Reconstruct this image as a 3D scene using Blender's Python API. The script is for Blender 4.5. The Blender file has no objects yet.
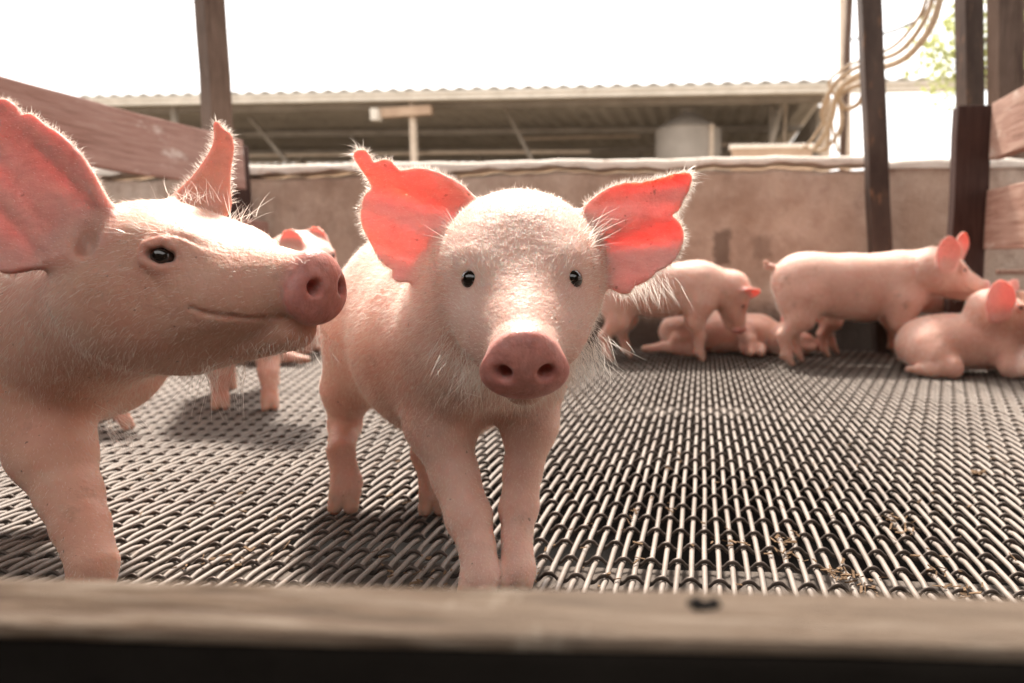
import bpy, bmesh, math, random
import numpy as np
from mathutils import Vector, Matrix
R = math.radians
rnd = random.Random(7)
nr = np.random.default_rng(11)
F32 = np.float32

# ------------------------------------------------------------------ camera
W, HH, FPX = 1024, 683, 700.0
CX, CY = 640.0, 341.5
CAMH = 0.40
YAW, PITCH = R(5.06), R(6.46)
scene = bpy.context.scene
col = scene.collection
cam_d = bpy.data.cameras.new('camera')
cam = bpy.data.objects.new('camera', cam_d); col.objects.link(cam)
cam.location = (0, 0, CAMH)
cam.rotation_euler = (math.pi/2 - PITCH, 0, YAW)
cam_d.sensor_width = 36.0
cam_d.lens = FPX/W*36.0
cam_d.shift_x = (512 - CX)/W
cam_d.clip_start = 0.02; cam_d.clip_end = 500
cam_d.dof.use_dof = True
cam_d.dof.focus_distance = 0.80
cam_d.dof.aperture_fstop = 3.8
scene.camera = cam

# ------------------------------------------------------------------ light
SUN_EL, SUN_AZ = R(55), R(-17)          # azimuth measured from +Y (ahead), negative = to the left
world = bpy.data.worlds.new('World'); scene.world = world
world.use_nodes = True
nt = world.node_tree; nt.nodes.clear()
wo = nt.nodes.new('ShaderNodeOutputWorld'); bg = nt.nodes.new('ShaderNodeBackground')
sky = nt.nodes.new('ShaderNodeTexSky'); sky.sky_type = 'NISHITA'; sky.sun_disc = False
sky.sun_elevation = SUN_EL; sky.sun_rotation = SUN_AZ
sky.air_density = 1.0; sky.dust_density = 6.0; sky.ozone_density = 1.0
hsv = nt.nodes.new('ShaderNodeHueSaturation'); hsv.inputs['Saturation'].default_value = 0.25
# thin bright cloud cover laid over the sky
wc = nt.nodes.new('ShaderNodeTexCoord'); wn = nt.nodes.new('ShaderNodeTexNoise')
wn.inputs['Scale'].default_value = 2.2; wn.inputs['Detail'].default_value = 5
wr = nt.nodes.new('ShaderNodeValToRGB')
wr.color_ramp.elements[0].position = 0.3; wr.color_ramp.elements[0].color = (9.0, 8.6, 8.2, 1)
wr.color_ramp.elements[1].position = 0.7; wr.color_ramp.elements[1].color = (12.5, 12.1, 11.6, 1)
wm = nt.nodes.new('ShaderNodeMixRGB'); wm.inputs[0].default_value = 0.6
nt.links.new(wc.outputs['Generated'], wn.inputs['Vector'])
nt.links.new(wn.outputs['Fac'], wr.inputs[0])
nt.links.new(sky.outputs[0], hsv.inputs['Color'])
nt.links.new(hsv.outputs[0], wm.inputs[1]); nt.links.new(wr.outputs[0], wm.inputs[2])
nt.links.new(wm.outputs[0], bg.inputs['Color']); nt.links.new(bg.outputs[0], wo.inputs['Surface'])
bg.inputs['Strength'].default_value = 0.082
sun_d = bpy.data.lights.new('sun', 'SUN'); sun = bpy.data.objects.new('sun', sun_d); col.objects.link(sun)
sun_d.energy = 2.9; sun_d.angle = R(7); sun_d.color = (1.0, 0.93, 0.84)
sdir = Vector((math.sin(SUN_AZ)*math.cos(SUN_EL), math.cos(SUN_AZ)*math.cos(SUN_EL), math.sin(SUN_EL)))
sun.rotation_euler = sdir.to_track_quat('Z', 'Y').to_euler()
sun.location = (0, 0, 8)
scene.view_settings.view_transform = 'Standard'; scene.view_settings.look = 'None'
scene.view_settings.gamma = 1.0; scene.view_settings.exposure = 1.9
scene.view_settings.use_curve_mapping = False
scene.cycles.use_denoising = True
scene.cycles.max_bounces = 8
scene.cycles.sample_clamp_indirect = 6

# ------------------------------------------------------------------ helpers
CR = cam.rotation_euler.to_matrix()
def ray(px, py):
    return CR @ Vector(((px-CX)/FPX, -(py-CY)/FPX, -1.0))
def at(px, py, Y):
    d = ray(px, py); t = Y/d.y
    return np.array([d.x*t, Y, CAMH + d.z*t])
def onz(px, py, z=0.0):
    d = ray(px, py); t = (z-CAMH)/d.z
    return np.array([d.x*t, d.y*t, z])
def xz(px, py, X):
    d = ray(px, py); t = X/d.x
    return np.array([X, d.y*t, CAMH+d.z*t])
A_ = lambda *a: np.array(a, dtype=float)

def tag(o, label=None, cat=None, group=None, kind=None):
    if label: o['label'] = label
    if cat: o['category'] = cat
    if group: o['group'] = group
    if kind: o['kind'] = kind
    return o
def empty(name, loc, label=None, cat=None, group=None):
    o = bpy.data.objects.new(name, None); col.objects.link(o); o.location = tuple(loc)
    o.empty_display_size = 0.1
    return tag(o, label, cat, group)
def mesh_np(name, V, Q, mats, parent=None, base=None, smooth=True, mi=None):
    """V (n,3) world coords, Q (m,k) faces"""
    V = np.asarray(V, dtype=float); Q = np.asarray(Q)
    base = np.zeros(3) if base is None else np.asarray(base, float)
    if parent is not None: base = np.array(parent.matrix_world.translation) if parent.parent is None else base
    if parent is not None:
        p = parent; b = np.zeros(3)
        while p is not None: b = b + np.array(p.location); p = p.parent
        base = b
    me = bpy.data.meshes.new(name)
    me.vertices.add(len(V)); me.vertices.foreach_set('co', (V-base).astype(F32).ravel())
    k = Q.shape[1]
    me.loops.add(Q.size); me.loops.foreach_set('vertex_index', Q.astype(np.int32).ravel())
    me.polygons.add(len(Q)); me.polygons.foreach_set('loop_start', np.arange(0, Q.size, k, dtype=np.int32))
    me.polygons.foreach_set('use_smooth', np.full(len(Q), smooth))
    for m in (mats if isinstance(mats, (list, tuple)) else [mats]): me.materials.append(m)
    if mi is not None: me.polygons.foreach_set('material_index', np.asarray(mi, dtype=np.int32))
    me.update(calc_edges=True); me.validate()
    o = bpy.data.objects.new(name, me); col.objects.link(o)
    if parent is None: o.location = tuple(base)
    else: o.parent = parent
    return o

class MB:
    """collects shapes (world coordinates) and links them as one mesh"""
    def __init__(s): s.bm = bmesh.new()
    def box(s, c, size, rot=None, bev=0.0, seg=2):
        r = bmesh.ops.create_cube(s.bm, size=1.0)
        M = Matrix.Translation(Vector(c)) @ (rot.to_4x4() if rot is not None else Matrix.Identity(4)) @ Matrix.Diagonal((*size, 1))
        bmesh.ops.transform(s.bm, matrix=M, verts=r['verts'])
        if bev:
            es = list({e for v in r['verts'] for e in v.link_edges})
            bmesh.ops.bevel(s.bm, geom=es, offset=bev, segments=seg, affect='EDGES', profile=0.6)
        return s
    def beam(s, a, b, w, h, bev=0.0, cuts=0, wob=0.0, up=(0, 0, 1)):
        """box running from a to b, w across, h along 'up'"""
        a = Vector(a); b = Vector(b); d = b-a; L = d.length; x = d.normalized()
        z = Vector(up); y = z.cross(x).normalized(); z = x.cross(y)
        rot = Matrix((x, y, z)).transposed()
        n0 = len(s.bm.verts)
        s.box((a+b)/2, (L, w, h), rot, bev)
        if cuts:
            s.bm.verts.ensure_lookup_table()
            vs = s.bm.verts[n0:]
            es = list({e for v in vs for e in v.link_edges if abs((e.verts[0].co-e.verts[1].co).normalized().dot(x)) > .9})
            bmesh.ops.subdivide_edges(s.bm, edges=es, cuts=cuts, use_grid_fill=True)
            s.bm.verts.ensure_lookup_table()
            for v in s.bm.verts[n0:]:
                t = v.co.dot(x)
                v.co += y*wob*math.sin(t*9+v.co.z*3) + z*wob*(math.sin(t*6.3+1.7)+.5*math.sin(t*17.1))
        return s
    def tube(s, pts, r, sides=8, closed_ends=True):
        pts = [Vector(p) for p in pts]; rs = r if hasattr(r, '__len__') else [r]*len(pts)
        rings = []; prev = None
        for i, p in enumerate(pts):
            t = (pts[min(i+1, len(pts)-1)]-pts[max(i-1, 0)]).normalized()
            if prev is None:
                n = t.cross(Vector((0, 0, 1)))
                if n.length < .1: n = t.cross(Vector((1, 0, 0)))
            else: n = prev - t*prev.dot(t)
            n.normalize(); prev = n; b = t.cross(n)
            rings.append([s.bm.verts.new(p+(n*math.cos(2*math.pi*k/sides)+b*math.sin(2*math.pi*k/sides))*rs[i]) for k in range(sides)])
        for i in range(len(rings)-1):
            for k in range(sides):
                s.bm.faces.new((rings[i][k], rings[i][(k+1) % sides], rings[i+1][(k+1) % sides], rings[i+1][k]))
        if closed_ends:
            s.bm.faces.new(rings[0][::-1]); s.bm.faces.new(rings[-1])
        return s
    def cyl(s, a, b, r1, r2=None, sides=24): return s.tube([a, b], [r1, r1 if r2 is None else r2], sides)
    def build(s, name, mat, parent=None, base=None, smooth=False):
        bmesh.ops.recalc_face_normals(s.bm, faces=s.bm.faces)
        b = Vector((0, 0, 0)); p = parent
        while p is not None: b = b + p.location; p = p.parent
        if parent is None and base is not None: b = Vector(base)
        for v in s.bm.verts: v.co -= b
        me = bpy.data.meshes.new(name); s.bm.to_mesh(me); s.bm.free()
        for f in me.polygons: f.use_smooth = smooth
        me.materials.append(mat)
        o = bpy.data.objects.new(name, me); col.objects.link(o)
        if parent is None: o.location = b
        else: o.parent = parent
        return o

def spline(pts, n=8):
    P = [Vector(p) for p in pts]; P = [2*P[0]-P[1]]+P+[2*P[-1]-P[-2]]; out = []
    for i in range(1, len(P)-2):
        for k in range(n):
            t = k/n
            out.append(.5*((2*P[i])+(-P[i-1]+P[i+1])*t+(2*P[i-1]-5*P[i]+4*P[i+1]-P[i+2])*t*t+(-P[i-1]+3*P[i]-3*P[i+1]+P[i+2])*t**3))
    out.append(P[-2]); return out

# ------------------------------------------------------------------ materials
def newmat(name):
    m = bpy.data.materials.new(name); m.use_nodes = True
    n = m.node_tree.nodes; b = n['Principled BSDF']
    return m, m.node_tree, n, b
def L(t, a, b): t.links.new(a, b)
def noise(t, scale, detail=5, rough=.6, vec=None, dist=0.0):
    x = t.nodes.new('ShaderNodeTexNoise'); x.inputs['Scale'].default_value = scale
    x.inputs['Detail'].default_value = detail; x.inputs['Roughness'].default_value = rough
    x.inputs['Distortion'].default_value = dist
    if vec is not None: L(t, vec, x.inputs['Vector'])
    return x.outputs['Fac']
def ramp(t, fac, stops):
    r = t.nodes.new('ShaderNodeValToRGB'); e = r.color_ramp.elements
    while len(e) < len(stops): e.new(.5)
    for i, (p, c) in enumerate(stops):
        e[i].position = p; e[i].color = (c, c, c, 1) if not hasattr(c, '__len__') else (*c, 1)
    L(t, fac, r.inputs[0]); return r.outputs[0]
def mix(t, fac, a, b, mode='MIX'):
    m = t.nodes.new('ShaderNodeMixRGB'); m.blend_type = mode
    for sock, v in ((m.inputs[0], fac), (m.inputs[1], a), (m.inputs[2], b)):
        if hasattr(v, 'links'): L(t, v, sock)
        elif hasattr(v, '__len__'): sock.default_value = (*v[:3], 1)
        else: sock.default_value = v
    return m.outputs[0]
def mth(t, op, a, b=0.0, clamp=False):
    m = t.nodes.new('ShaderNodeMath'); m.operation = op; m.use_clamp = clamp
    for sock, v in ((m.inputs[0], a), (m.inputs[1], b)):
        if hasattr(v, 'links'): L(t, v, sock)
        else: sock.default_value = v
    return m.outputs[0]
def coords(t, scale=(1, 1, 1), rot=(0, 0, 0)):
    c = t.nodes.new('ShaderNodeNewGeometry'); mp = t.nodes.new('ShaderNodeMapping')
    mp.inputs['Scale'].default_value = scale; mp.inputs['Rotation'].default_value = rot
    L(t, c.outputs['Position'], mp.inputs['Vector']); return mp.outputs[0]
def bump(t, b, h, strength, dist):
    x = t.nodes.new('ShaderNodeBump'); x.inputs['Strength'].default_value = strength; x.inputs['Distance'].default_value = dist
    L(t, h, x.inputs['Height']); L(t, x.outputs[0], b.inputs['Normal'])

def wood_mat(name, c1, c2, c3, stretch=(1, 12, 12), scale=6, rough=.8, wear=None, bmp=.003):
    m, t, n, b = newmat(name); v = coords(t, stretch)
    g = noise(t, scale, 8, .65, v, .6); g2 = noise(t, scale*5, 4, .6, v)
    big = noise(t, 3.0, 3, .5, coords(t))
    c = ramp(t, g, [(.3, c1), (.5, c2), (.68, c3)])
    c = mix(t, mth(t, 'MULTIPLY', g2, .35), c, c1)
    c = mix(t, ramp(t, big, [(.4, 0.0), (.7, .55)]), c, c3)
    if wear:
        w = noise(t, 9, 6, .75, coords(t, (1, .4, 1)))
        c = mix(t, ramp(t, w, [(.58, 0.0), (.66, .8)]), c, wear)
    L(t, c, b.inputs['Base Color']); b.inputs['Roughness'].default_value = rough
    b.inputs['Specular IOR Level'].default_value = .15
    bump(t, b, mth(t, 'ADD', g, g2), .7, bmp); return m
def rough_mat(name, c1, c2, scale=8, rough=.85, bmp=.004, metallic=0.0, fine=60, spot=None, stretch=(1, 1, 1)):
    m, t, n, b = newmat(name); v = coords(t, stretch)
    g = noise(t, scale, 8, .65, v); f = noise(t, fine, 4, .6, v)
    c = ramp(t, g, [(.32, c1), (.68, c2)])
    c = mix(t, mth(t, 'MULTIPLY', f, .3), c, c1)
    if spot: c = mix(t, ramp(t, noise(t, scale*3, 5, .7, v), [(.58, 0.0), (.7, .8)]), c, spot)
    L(t, c, b.inputs['Base Color']); b.inputs['Roughness'].default_value = rough; b.inputs['Metallic'].default_value = metallic
    b.inputs['Specular IOR Level'].default_value = .12
    bump(t, b, mth(t, 'ADD', g, f), .6, bmp); return m

M = {}
M['rail_wood'] = wood_mat('weathered rail wood', (.20, .10, .075), (.36, .20, .16), (.46, .30, .25), (14, 1, 14), 5, wear=(.62, .50, .44))
M['rail_wood_right'] = wood_mat('worn brown rail wood', (.20, .10, .07), (.38, .22, .165), (.50, .34, .265), (14, 1, 14), 5, wear=(.58, .46, .38))
M['front_plank'] = wood_mat('old grey brown plank', (.05, .03, .02), (.27, .18, .12), (.55, .43, .33), (2.2, 26, 26), 5, bmp=.006, wear=(.66, .54, .42))
M['dark_wood'] = wood_mat('dark stained wood', (.035, .018, .014), (.06, .032, .026), (.09, .05, .04), (14, 14, 1), 6)
M['post_metal'] = rough_mat('grimy painted steel', (.05, .034, .028), (.11, .078, .062), 9, .6, .001, spot=(.22, .12, .07), stretch=(1, 1, .35))
M['post_wood'] = wood_mat('rough brown post', (.045, .027, .02), (.095, .06, .044), (.16, .11, .085), (14, 14, 1), 6)
M['pale_pipe'] = rough_mat('pale weathered pipe', (.45, .36, .28), (.62, .52, .42), 7, .7, .001)
M['hose'] = rough_mat('beige rubber hose', (.26, .19, .13), (.46, .36, .26), 30, .6, .001)
M['wire'] = rough_mat('dark cable', (.05, .04, .035), (.08, .06, .05), 9)
M['gutter'] = rough_mat('cream painted gutter', (.50, .45, .38), (.68, .62, .54), 3, .6, .002, spot=(.40, .32, .25))
M['roof_under'] = rough_mat('aged fibre cement roof', (.34, .31, .27), (.50, .46, .41), 1.2, .9, .004, spot=(.12, .10, .08))
M['shed_dark'] = rough_mat('shed timber', (.22, .19, .16), (.34, .30, .255), 3, .85)
M['barn_dark'] = rough_mat('sooty barn boards', (.012, .009, .007), (.03, .024, .019), 3, .9)  # near-black: plank front's shade put in colour, and added light blockers
M['tank'] = rough_mat('grey feed tank', (.26, .23, .20), (.36, .32, .28), 2, .7, .002)
M['far_concrete'] = rough_mat('far concrete', (.35, .24, .17), (.50, .37, .27), 3, .9)
M['pit'] = rough_mat('dark slurry pit', (.006, .0045, .0035), (.015, .011, .009), 6, .8)
M['beam_conc'] = rough_mat('dusty concrete beam', (.08, .065, .055), (.17, .14, .12), 26, .95, .004, spot=(.10, .08, .06))
M['shed_ground'] = rough_mat('yard soil', (.22, .17, .12), (.34, .27, .20), 2, .95)
M['leaf'] = None

def wall_mat():
    m, t, n, b = newmat('stained render wall'); v = coords(t)
    big = noise(t, 1.7, 6, .62, v); mid = noise(t, 8, 8, .7, v); fine = noise(t, 70, 4, .6, v)
    drip = noise(t, 2.6, 7, .75, coords(t, (1.6, 1.6, 1)))
    c = ramp(t, big, [(.30, (.40, .27, .195)), (.5, (.55, .41, .32)), (.7, (.66, .53, .44))])
    c = mix(t, ramp(t, mid, [(.40, .0), (.66, .55)]), c, (.30, .185, .13))
    c = mix(t, ramp(t, drip, [(.52, .0), (.68, .6)]), c, (.22, .135, .095))
    c = mix(t, ramp(t, noise(t, 14, 4, .8, v), [(.66, .0), (.70, .7)]), c, (.66, .56, .48))
    # two bare patches where the render has come off
    g = t.nodes.new('ShaderNodeNewGeometry'); sp = t.nodes.new('ShaderNodeSeparateXYZ'); L(t, g.outputs['Position'], sp.inputs[0])
    jit = mth(t, 'MULTIPLY', mth(t, 'SUBTRACT', noise(t, 30, 4, .7, v), .5), .07)
    def patch(x, z, w, h):
        a = mth(t, 'SUBTRACT', w, mth(t, 'ABSOLUTE', mth(t, 'SUBTRACT', mth(t, 'ADD', sp.outputs[0], jit), x)))
        c_ = mth(t, 'SUBTRACT', h, mth(t, 'ABSOLUTE', mth(t, 'SUBTRACT', mth(t, 'ADD', sp.outputs[2], jit), z)))
        return mth(t, 'MULTIPLY', mth(t, 'MINIMUM', a, c_), 60, True)
    for (px, py, w, h, k) in ((722, 248, .045, .09, .75), (762, 248, .05, .06, .35), (640, 235, .07, .05, .25)):
        q = at(px, py, WALLY)
        c = mix(t, mth(t, 'MULTIPLY', patch(q[0], q[2], w, h), k), c, (.13, .085, .06))
    darkened = mth(t, 'ADD', mth(t, 'MULTIPLY', mth(t, 'SUBTRACT', .22, sp.outputs[2]), 9.0), mth(t, 'MULTIPLY', mth(t, 'SUBTRACT', mid, .5), 1.6), True)  # shadow along the wall foot painted into the colour
    c = mix(t, mth(t, 'MULTIPLY', darkened, .85, True), c, (.03, .02, .015))
    L(t, c, b.inputs['Base Color']); b.inputs['Roughness'].default_value = .93
    bump(t, b, mth(t, 'ADD', mid, mth(t, 'MULTIPLY', fine, .5)), .8, .012); return m
WALLY = 3.35
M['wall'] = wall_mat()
M['coping'] = rough_mat('pale worn coping', (.70, .60, .51), (.84, .76, .68), 7, .9, .006, spot=(.42, .30, .22))

def floor_mat():
    m, t, n, b = newmat('galvanised woven wire'); v = coords(t)
    g = noise(t, 5, 6, .7, v); f = noise(t, 90, 3, .6, v)
    c = ramp(t, g, [(.3, (.14, .11, .09)), (.7, (.28, .235, .20))])
    c = mix(t, ramp(t, f, [(.5, .0), (.75, .55)]), c, (.25, .17, .12))
    c = mix(t, ramp(t, noise(t, 26, 5, .7, v), [(.62, .0), (.72, .7)]), c, (.20, .12, .075))
    L(t, c, b.inputs['Base Color']); b.inputs['Roughness'].default_value = .62; b.inputs['Metallic'].default_value = .1
    bump(t, b, f, .4, .0006); return m
M['floor'] = floor_mat()

M['cross_wire'] = rough_mat('dirty dark cross wire', (.05, .038, .03), (.14, .11, .095), 30, .45, .0005, metallic=.4)  # shade on the wires' near faces put in as a darker colour

def skin_mat(name, dirt=.35, tone=(1, 1, 1), sss=1.0, eart=(1, 1, 1)):
    m, t, n, b = newmat(name); v = coords(t)
    at_ = t.nodes.new('ShaderNodeAttribute'); at_.attribute_name = 'zones'
    sp = t.nodes.new('ShaderNodeSeparateXYZ'); L(t, at_.outputs['Vector'], sp.inputs[0])
    snout, ear, hoof = sp.outputs
    g = noise(t, 9, 5, .6, v); f = noise(t, 55, 5, .65, v); fine = noise(t, 260, 3, .6, v)
    T = lambda c: tuple(c[i]*tone[i] for i in range(3))
    E = lambda c: tuple(c[i]*eart[i] for i in range(3))
    c = ramp(t, g, [(.3, T((.68, .40, .315))), (.7, T((.79, .545, .45)))])
    c = mix(t, ramp(t, f, [(.35, .0), (.8, .35)]), c, T((.60, .31, .245)))
    c = mix(t, ramp(t, noise(t, 17, 7, .75, v), [(.58, .0), (.72, dirt)]), c, (.30, .19, .13))
    c = mix(t, ramp(t, noise(t, 130, 2, .5, v), [(.72, .0), (.76, dirt*1.6)]), c, (.16, .09, .07))
    c = mix(t, snout, c, ramp(t, noise(t, 70, 6, .7, v), [(.35, (.50, .20, .17)), (.65, (.68, .31, .265))]))
    vn = noise(t, 30, 6, .65, coords(t, (1, 1, 2.2)), 1.2)
    c = mix(t, ear, c, ramp(t, vn, [(.3, E((.70, .34, .29))), (.55, E((.80, .43, .37))), (.75, E((.84, .49, .43)))]))
    c = mix(t, mth(t, 'MULTIPLY', ear, ramp(t, noise(t, 60, 3, .6, v), [(.66, 0.0), (.72, .6)])), c, (.30, .12, .09))
    c = mix(t, hoof, c, (.50, .31, .23))
    L(t, c, b.inputs['Base Color'])
    L(t, mth(t, 'SUBTRACT', .55, mth(t, 'MULTIPLY', snout, .2)), b.inputs['Roughness'])
    b.inputs['Specular IOR Level'].default_value = .35
    b.inputs['Subsurface Weight'].default_value = sss
    b.inputs['Subsurface Radius'].default_value = (1.0, .40, .29)
    sc = mth(t, 'ADD', mth(t, 'MULTIPLY', ear, .006), .006)
    L(t, sc, b.inputs['Subsurface Scale'])
    veins = noise(t, 14, 3, .5, coords(t, (1, 1, 3)), .8)
    wrk = noise(t, 38, 4, .6, coords(t, (1, 1.0, .35)), 1.5)
    bump(t, b, mth(t, 'ADD', mth(t, 'ADD', mth(t, 'ADD', f, mth(t, 'MULTIPLY', wrk, .9)), mth(t, 'MULTIPLY', fine, .5)), mth(t, 'MULTIPLY', veins, .8)), .6, .0026)
    return m
M['skin'] = skin_mat('pale pink pig skin', .38)
M['skin_tan'] = skin_mat('tan pink pig skin', .5, (.93, .83, .76), eart=(.86, .78, .75))
M['skin_far'] = skin_mat('dusty pink pig skin', .85, (.92, .86, .84))

def hair_mat(name, c):
    m = bpy.data.materials.new(name); m.use_nodes = True; t = m.node_tree; t.nodes.clear()
    o = t.nodes.new('ShaderNodeOutputMaterial'); d = t.nodes.new('ShaderNodeBsdfDiffuse'); tr = t.nodes.new('ShaderNodeBsdfTranslucent')
    gl = t.nodes.new('ShaderNodeBsdfGlossy'); gl.inputs['Roughness'].default_value = .35
    for x in (d, tr, gl): x.inputs['Color'].default_value = (*c, 1)
    a = t.nodes.new('ShaderNodeMixShader'); a.inputs[0].default_value = .6
    b = t.nodes.new('ShaderNodeMixShader'); b.inputs[0].default_value = .15
    L(t, d.outputs[0], a.inputs[1]); L(t, tr.outputs[0], a.inputs[2]); L(t, a.outputs[0], b.inputs[1]); L(t, gl.outputs[0], b.inputs[2])
    L(t, b.outputs[0], o.inputs['Surface']); return m
M['hair'] = hair_mat('white bristle', (.93, .86, .78))
m, t, n, b = newmat('eye'); b.inputs['Roughness'].default_value = .06
b.inputs['Coat Weight'].default_value = .6; L(t, ramp(t, noise(t, 300, 2, .5, coords(t)), [(.4, (.008, .005, .004)), (.7, (.03, .018, .012))]), b.inputs['Base Color']); M['eye'] = m
m, t, n, b = newmat('leaf'); b.inputs['Roughness'].default_value = .5
L(t, ramp(t, noise(t, 3, 4, .6, coords(t)), [(.3, (.10, .14, .03)), (.7, (.24, .30, .08))]), b.inputs['Base Color'])
b.inputs['Transmission Weight'].default_value = 0.0; M['leaf'] = m
M['straw'] = rough_mat('damp straw', (.09, .055, .033), (.25, .16, .095), 200, .9, .001)

#GEOMETRY
# ------------------------------------------------------------------ the pen: floor
PX, PY = 0.0184, 0.0546
def floor_mesh():
    x0, x1, y0, y1 = -2.55, 1.95, 0.2, 3.30
    nx = int((x1-x0)/PX); ny = int((y1-y0)/PY)
    V = []; Q = []; off = 0
    def tubes(path, nrm_axis, r, sides, rz=None):
        # path (n, m, 3); ring in plane perpendicular to axis 'nrm_axis'
        nonlocal off
        n, m_, _ = path.shape
        a = np.arange(sides)/sides*2*np.pi + math.pi/sides
        ring = np.zeros((sides, 3)); rz_ = rz or r
        ring[:, 0 if nrm_axis == 1 else 1] = np.cos(a)*r; ring[:, 2] = np.sin(a)*rz_
        v = path[:, :, None, :] + ring[None, None]
        idx = np.arange(n*m_*sides).reshape(n, m_, sides) + off
        q = np.stack([idx[:, :-1], np.roll(idx, -1, 2)[:, :-1], np.roll(idx, -1, 2)[:, 1:], idx[:, 1:]], -1).reshape(-1, 4)
        if nrm_axis == 0: q = q[:, ::-1]
        V.append(v.reshape(-1, 3)); Q.append(q); off += n*m_*sides
    # bars running away from the camera, dipping under every other cross wire
    per = 8
    s = np.arange(ny*per+1)/per
    k = np.arange(nx)
    ph = np.cos(np.pi*(s[None]+k[:, None]))                 # +1 = covered
    z = -.0044 - .0042*np.maximum(ph, 0)**3
    wob = nr.normal(0, .0009, (nx, 1)) + .0008*np.sin(s[None]*.7+nr.uniform(0, 6, (nx, 1)))
    P = np.stack([np.broadcast_to(x0+k[:, None]*PX, ph.shape)+wob, np.broadcast_to(y0+s[None]*PY, ph.shape), z], -1)
    tubes(P, 1, .0038, 8)
    per = 10
    s = np.arange(nx*per+1)/per; j = np.arange(ny+1)
    ph = np.cos(np.pi*(s[None]+j[:, None]))
    z = -.0062 + .0050*np.sign(ph)*np.abs(ph)**.75
    P = np.stack([np.broadcast_to(x0+s[None]*PX, ph.shape), np.broadcast_to(y0+j[:, None]*PY, ph.shape)+nr.normal(0, .0008, (len(j), 1))+.0012*np.sin(s[None]*.11+nr.uniform(0, 6, (len(j), 1))), z], -1)
    tubes(P, 0, .0026, 6, .0034)
    return np.concatenate(V), np.concatenate(Q), np.concatenate([np.zeros(len(Q[0]), int), np.ones(len(Q[1]), int)])
V, Q, MI = floor_mesh()
tag(mesh_np('floor', V, Q, [M['floor'], M['cross_wire']], mi=MI), kind='structure')
b = MB(); b.box((-.3, 0, -.62), (9, 9, .04)); tag(b.build('pit_floor', M['pit']), kind='structure')
for yy in (.90, 2.05):
    b = MB(); b.beam((-2.9, yy-.0, -.095), (2.3, yy, -.095), .13, .11, .006, 30, .003)
    tag(b.build('support_beam', M['beam_conc'], base=(-.3, yy, -.13)),
        'dusty concrete beam under the wire floor just beyond the front plank' if yy < 1 else 'concrete beam under the wire floor across the middle of the pen', 'beam')
b = MB()
b.box((0, 80, -.05), (400, 153, .1)); tag(b.build('ground', M['shed_ground']), kind='structure')

# ------------------------------------------------------------------ back wall
wl, wr_ = at(-260, 168, WALLY), at(862, 155, WALLY)
e = empty('concrete_wall', (-.8, WALLY+.09, -.6), 'stained tan rendered wall with pale worn top edge behind the pigs', 'wall')
def wall_piece(xa, xb, ztop_a, ztop_b, name, mat, zbot, th, y0, parent, n=120, lip=0.0, amp=.006):
    xs = np.linspace(xa, xb, n); V = []
    for i, x in enumerate(xs):
        zt = ztop_a+(ztop_b-ztop_a)*i/(n-1) + amp*(math.sin(x*7)+.6*math.sin(x*19+1)+.4*math.sin(x*43))
        yj = .004*math.sin(x*11)+.003*math.sin(x*31)
        zb = zbot if not callable(zbot) else zbot(x)
        r = .018
        V += [(x, y0+yj-lip, zb), (x, y0+yj-lip, zt-r), (x, y0+yj-lip+r*.4, zt-r*.35), (x, y0+yj-lip+r, zt), (x, y0+th-r, zt+.002), (x, y0+th, zt-r), (x, y0+th, zb)]
    V = np.array(V); Q = []
    for i in range(n-1):
        for k in range(6): Q.append((i*7+k, (i+1)*7+k, (i+1)*7+k+1, i*7+k+1))
        Q.append((i*7+6, (i+1)*7+6, (i+1)*7, i*7))
    Q.append((0, 1, 2, 3)); Q.append((0, 3, 5, 6)); Q.append((3, 4, 5, 5)) if False else None
    Q = [q for q in Q if q is not None]
    o = (n-1)*7; Q.append((o+3, o+2, o+1, o)); Q.append((o+6, o+5, o+3, o))
    return mesh_np(name, V, np.array(Q), mat, parent, smooth=False)
zl, zr = at(-200, 172, WALLY)[2], at(862, 155, WALLY)[2]
xl, xr = at(-200, 172, WALLY)[0], at(878, 155, WALLY)[0]
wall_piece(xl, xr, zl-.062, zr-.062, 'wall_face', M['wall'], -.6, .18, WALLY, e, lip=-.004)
wall_piece(xl, xr, zl, zr, 'coping', M['coping'], lambda x: (zl-.048)+(zr-zl)*(x-xl)/(xr-xl)+.007*math.sin(x*6.1)+.005*math.sin(x*17.3+1)+.004*math.sin(x*41)+.014*(x-xl)/(xr-xl), .19, WALLY-.004, e, lip=.008, amp=.003)
xr2 = at(1120, 160, WALLY)[0]; z2 = at(915, 158, WALLY)[2]
e2 = empty('concrete_wall', (1.2, WALLY+.09, -.6), 'short lower stretch of rendered wall between the dark post and the right fence', 'wall')
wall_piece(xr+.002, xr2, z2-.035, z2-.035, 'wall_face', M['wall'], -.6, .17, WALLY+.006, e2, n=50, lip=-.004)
wall_piece(xr+.002, xr2, z2-.006, z2-.006, 'coping', M['coping'], lambda x: z2-.045, .18, WALLY+.002, e2, n=50, lip=.004, amp=.004)

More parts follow.
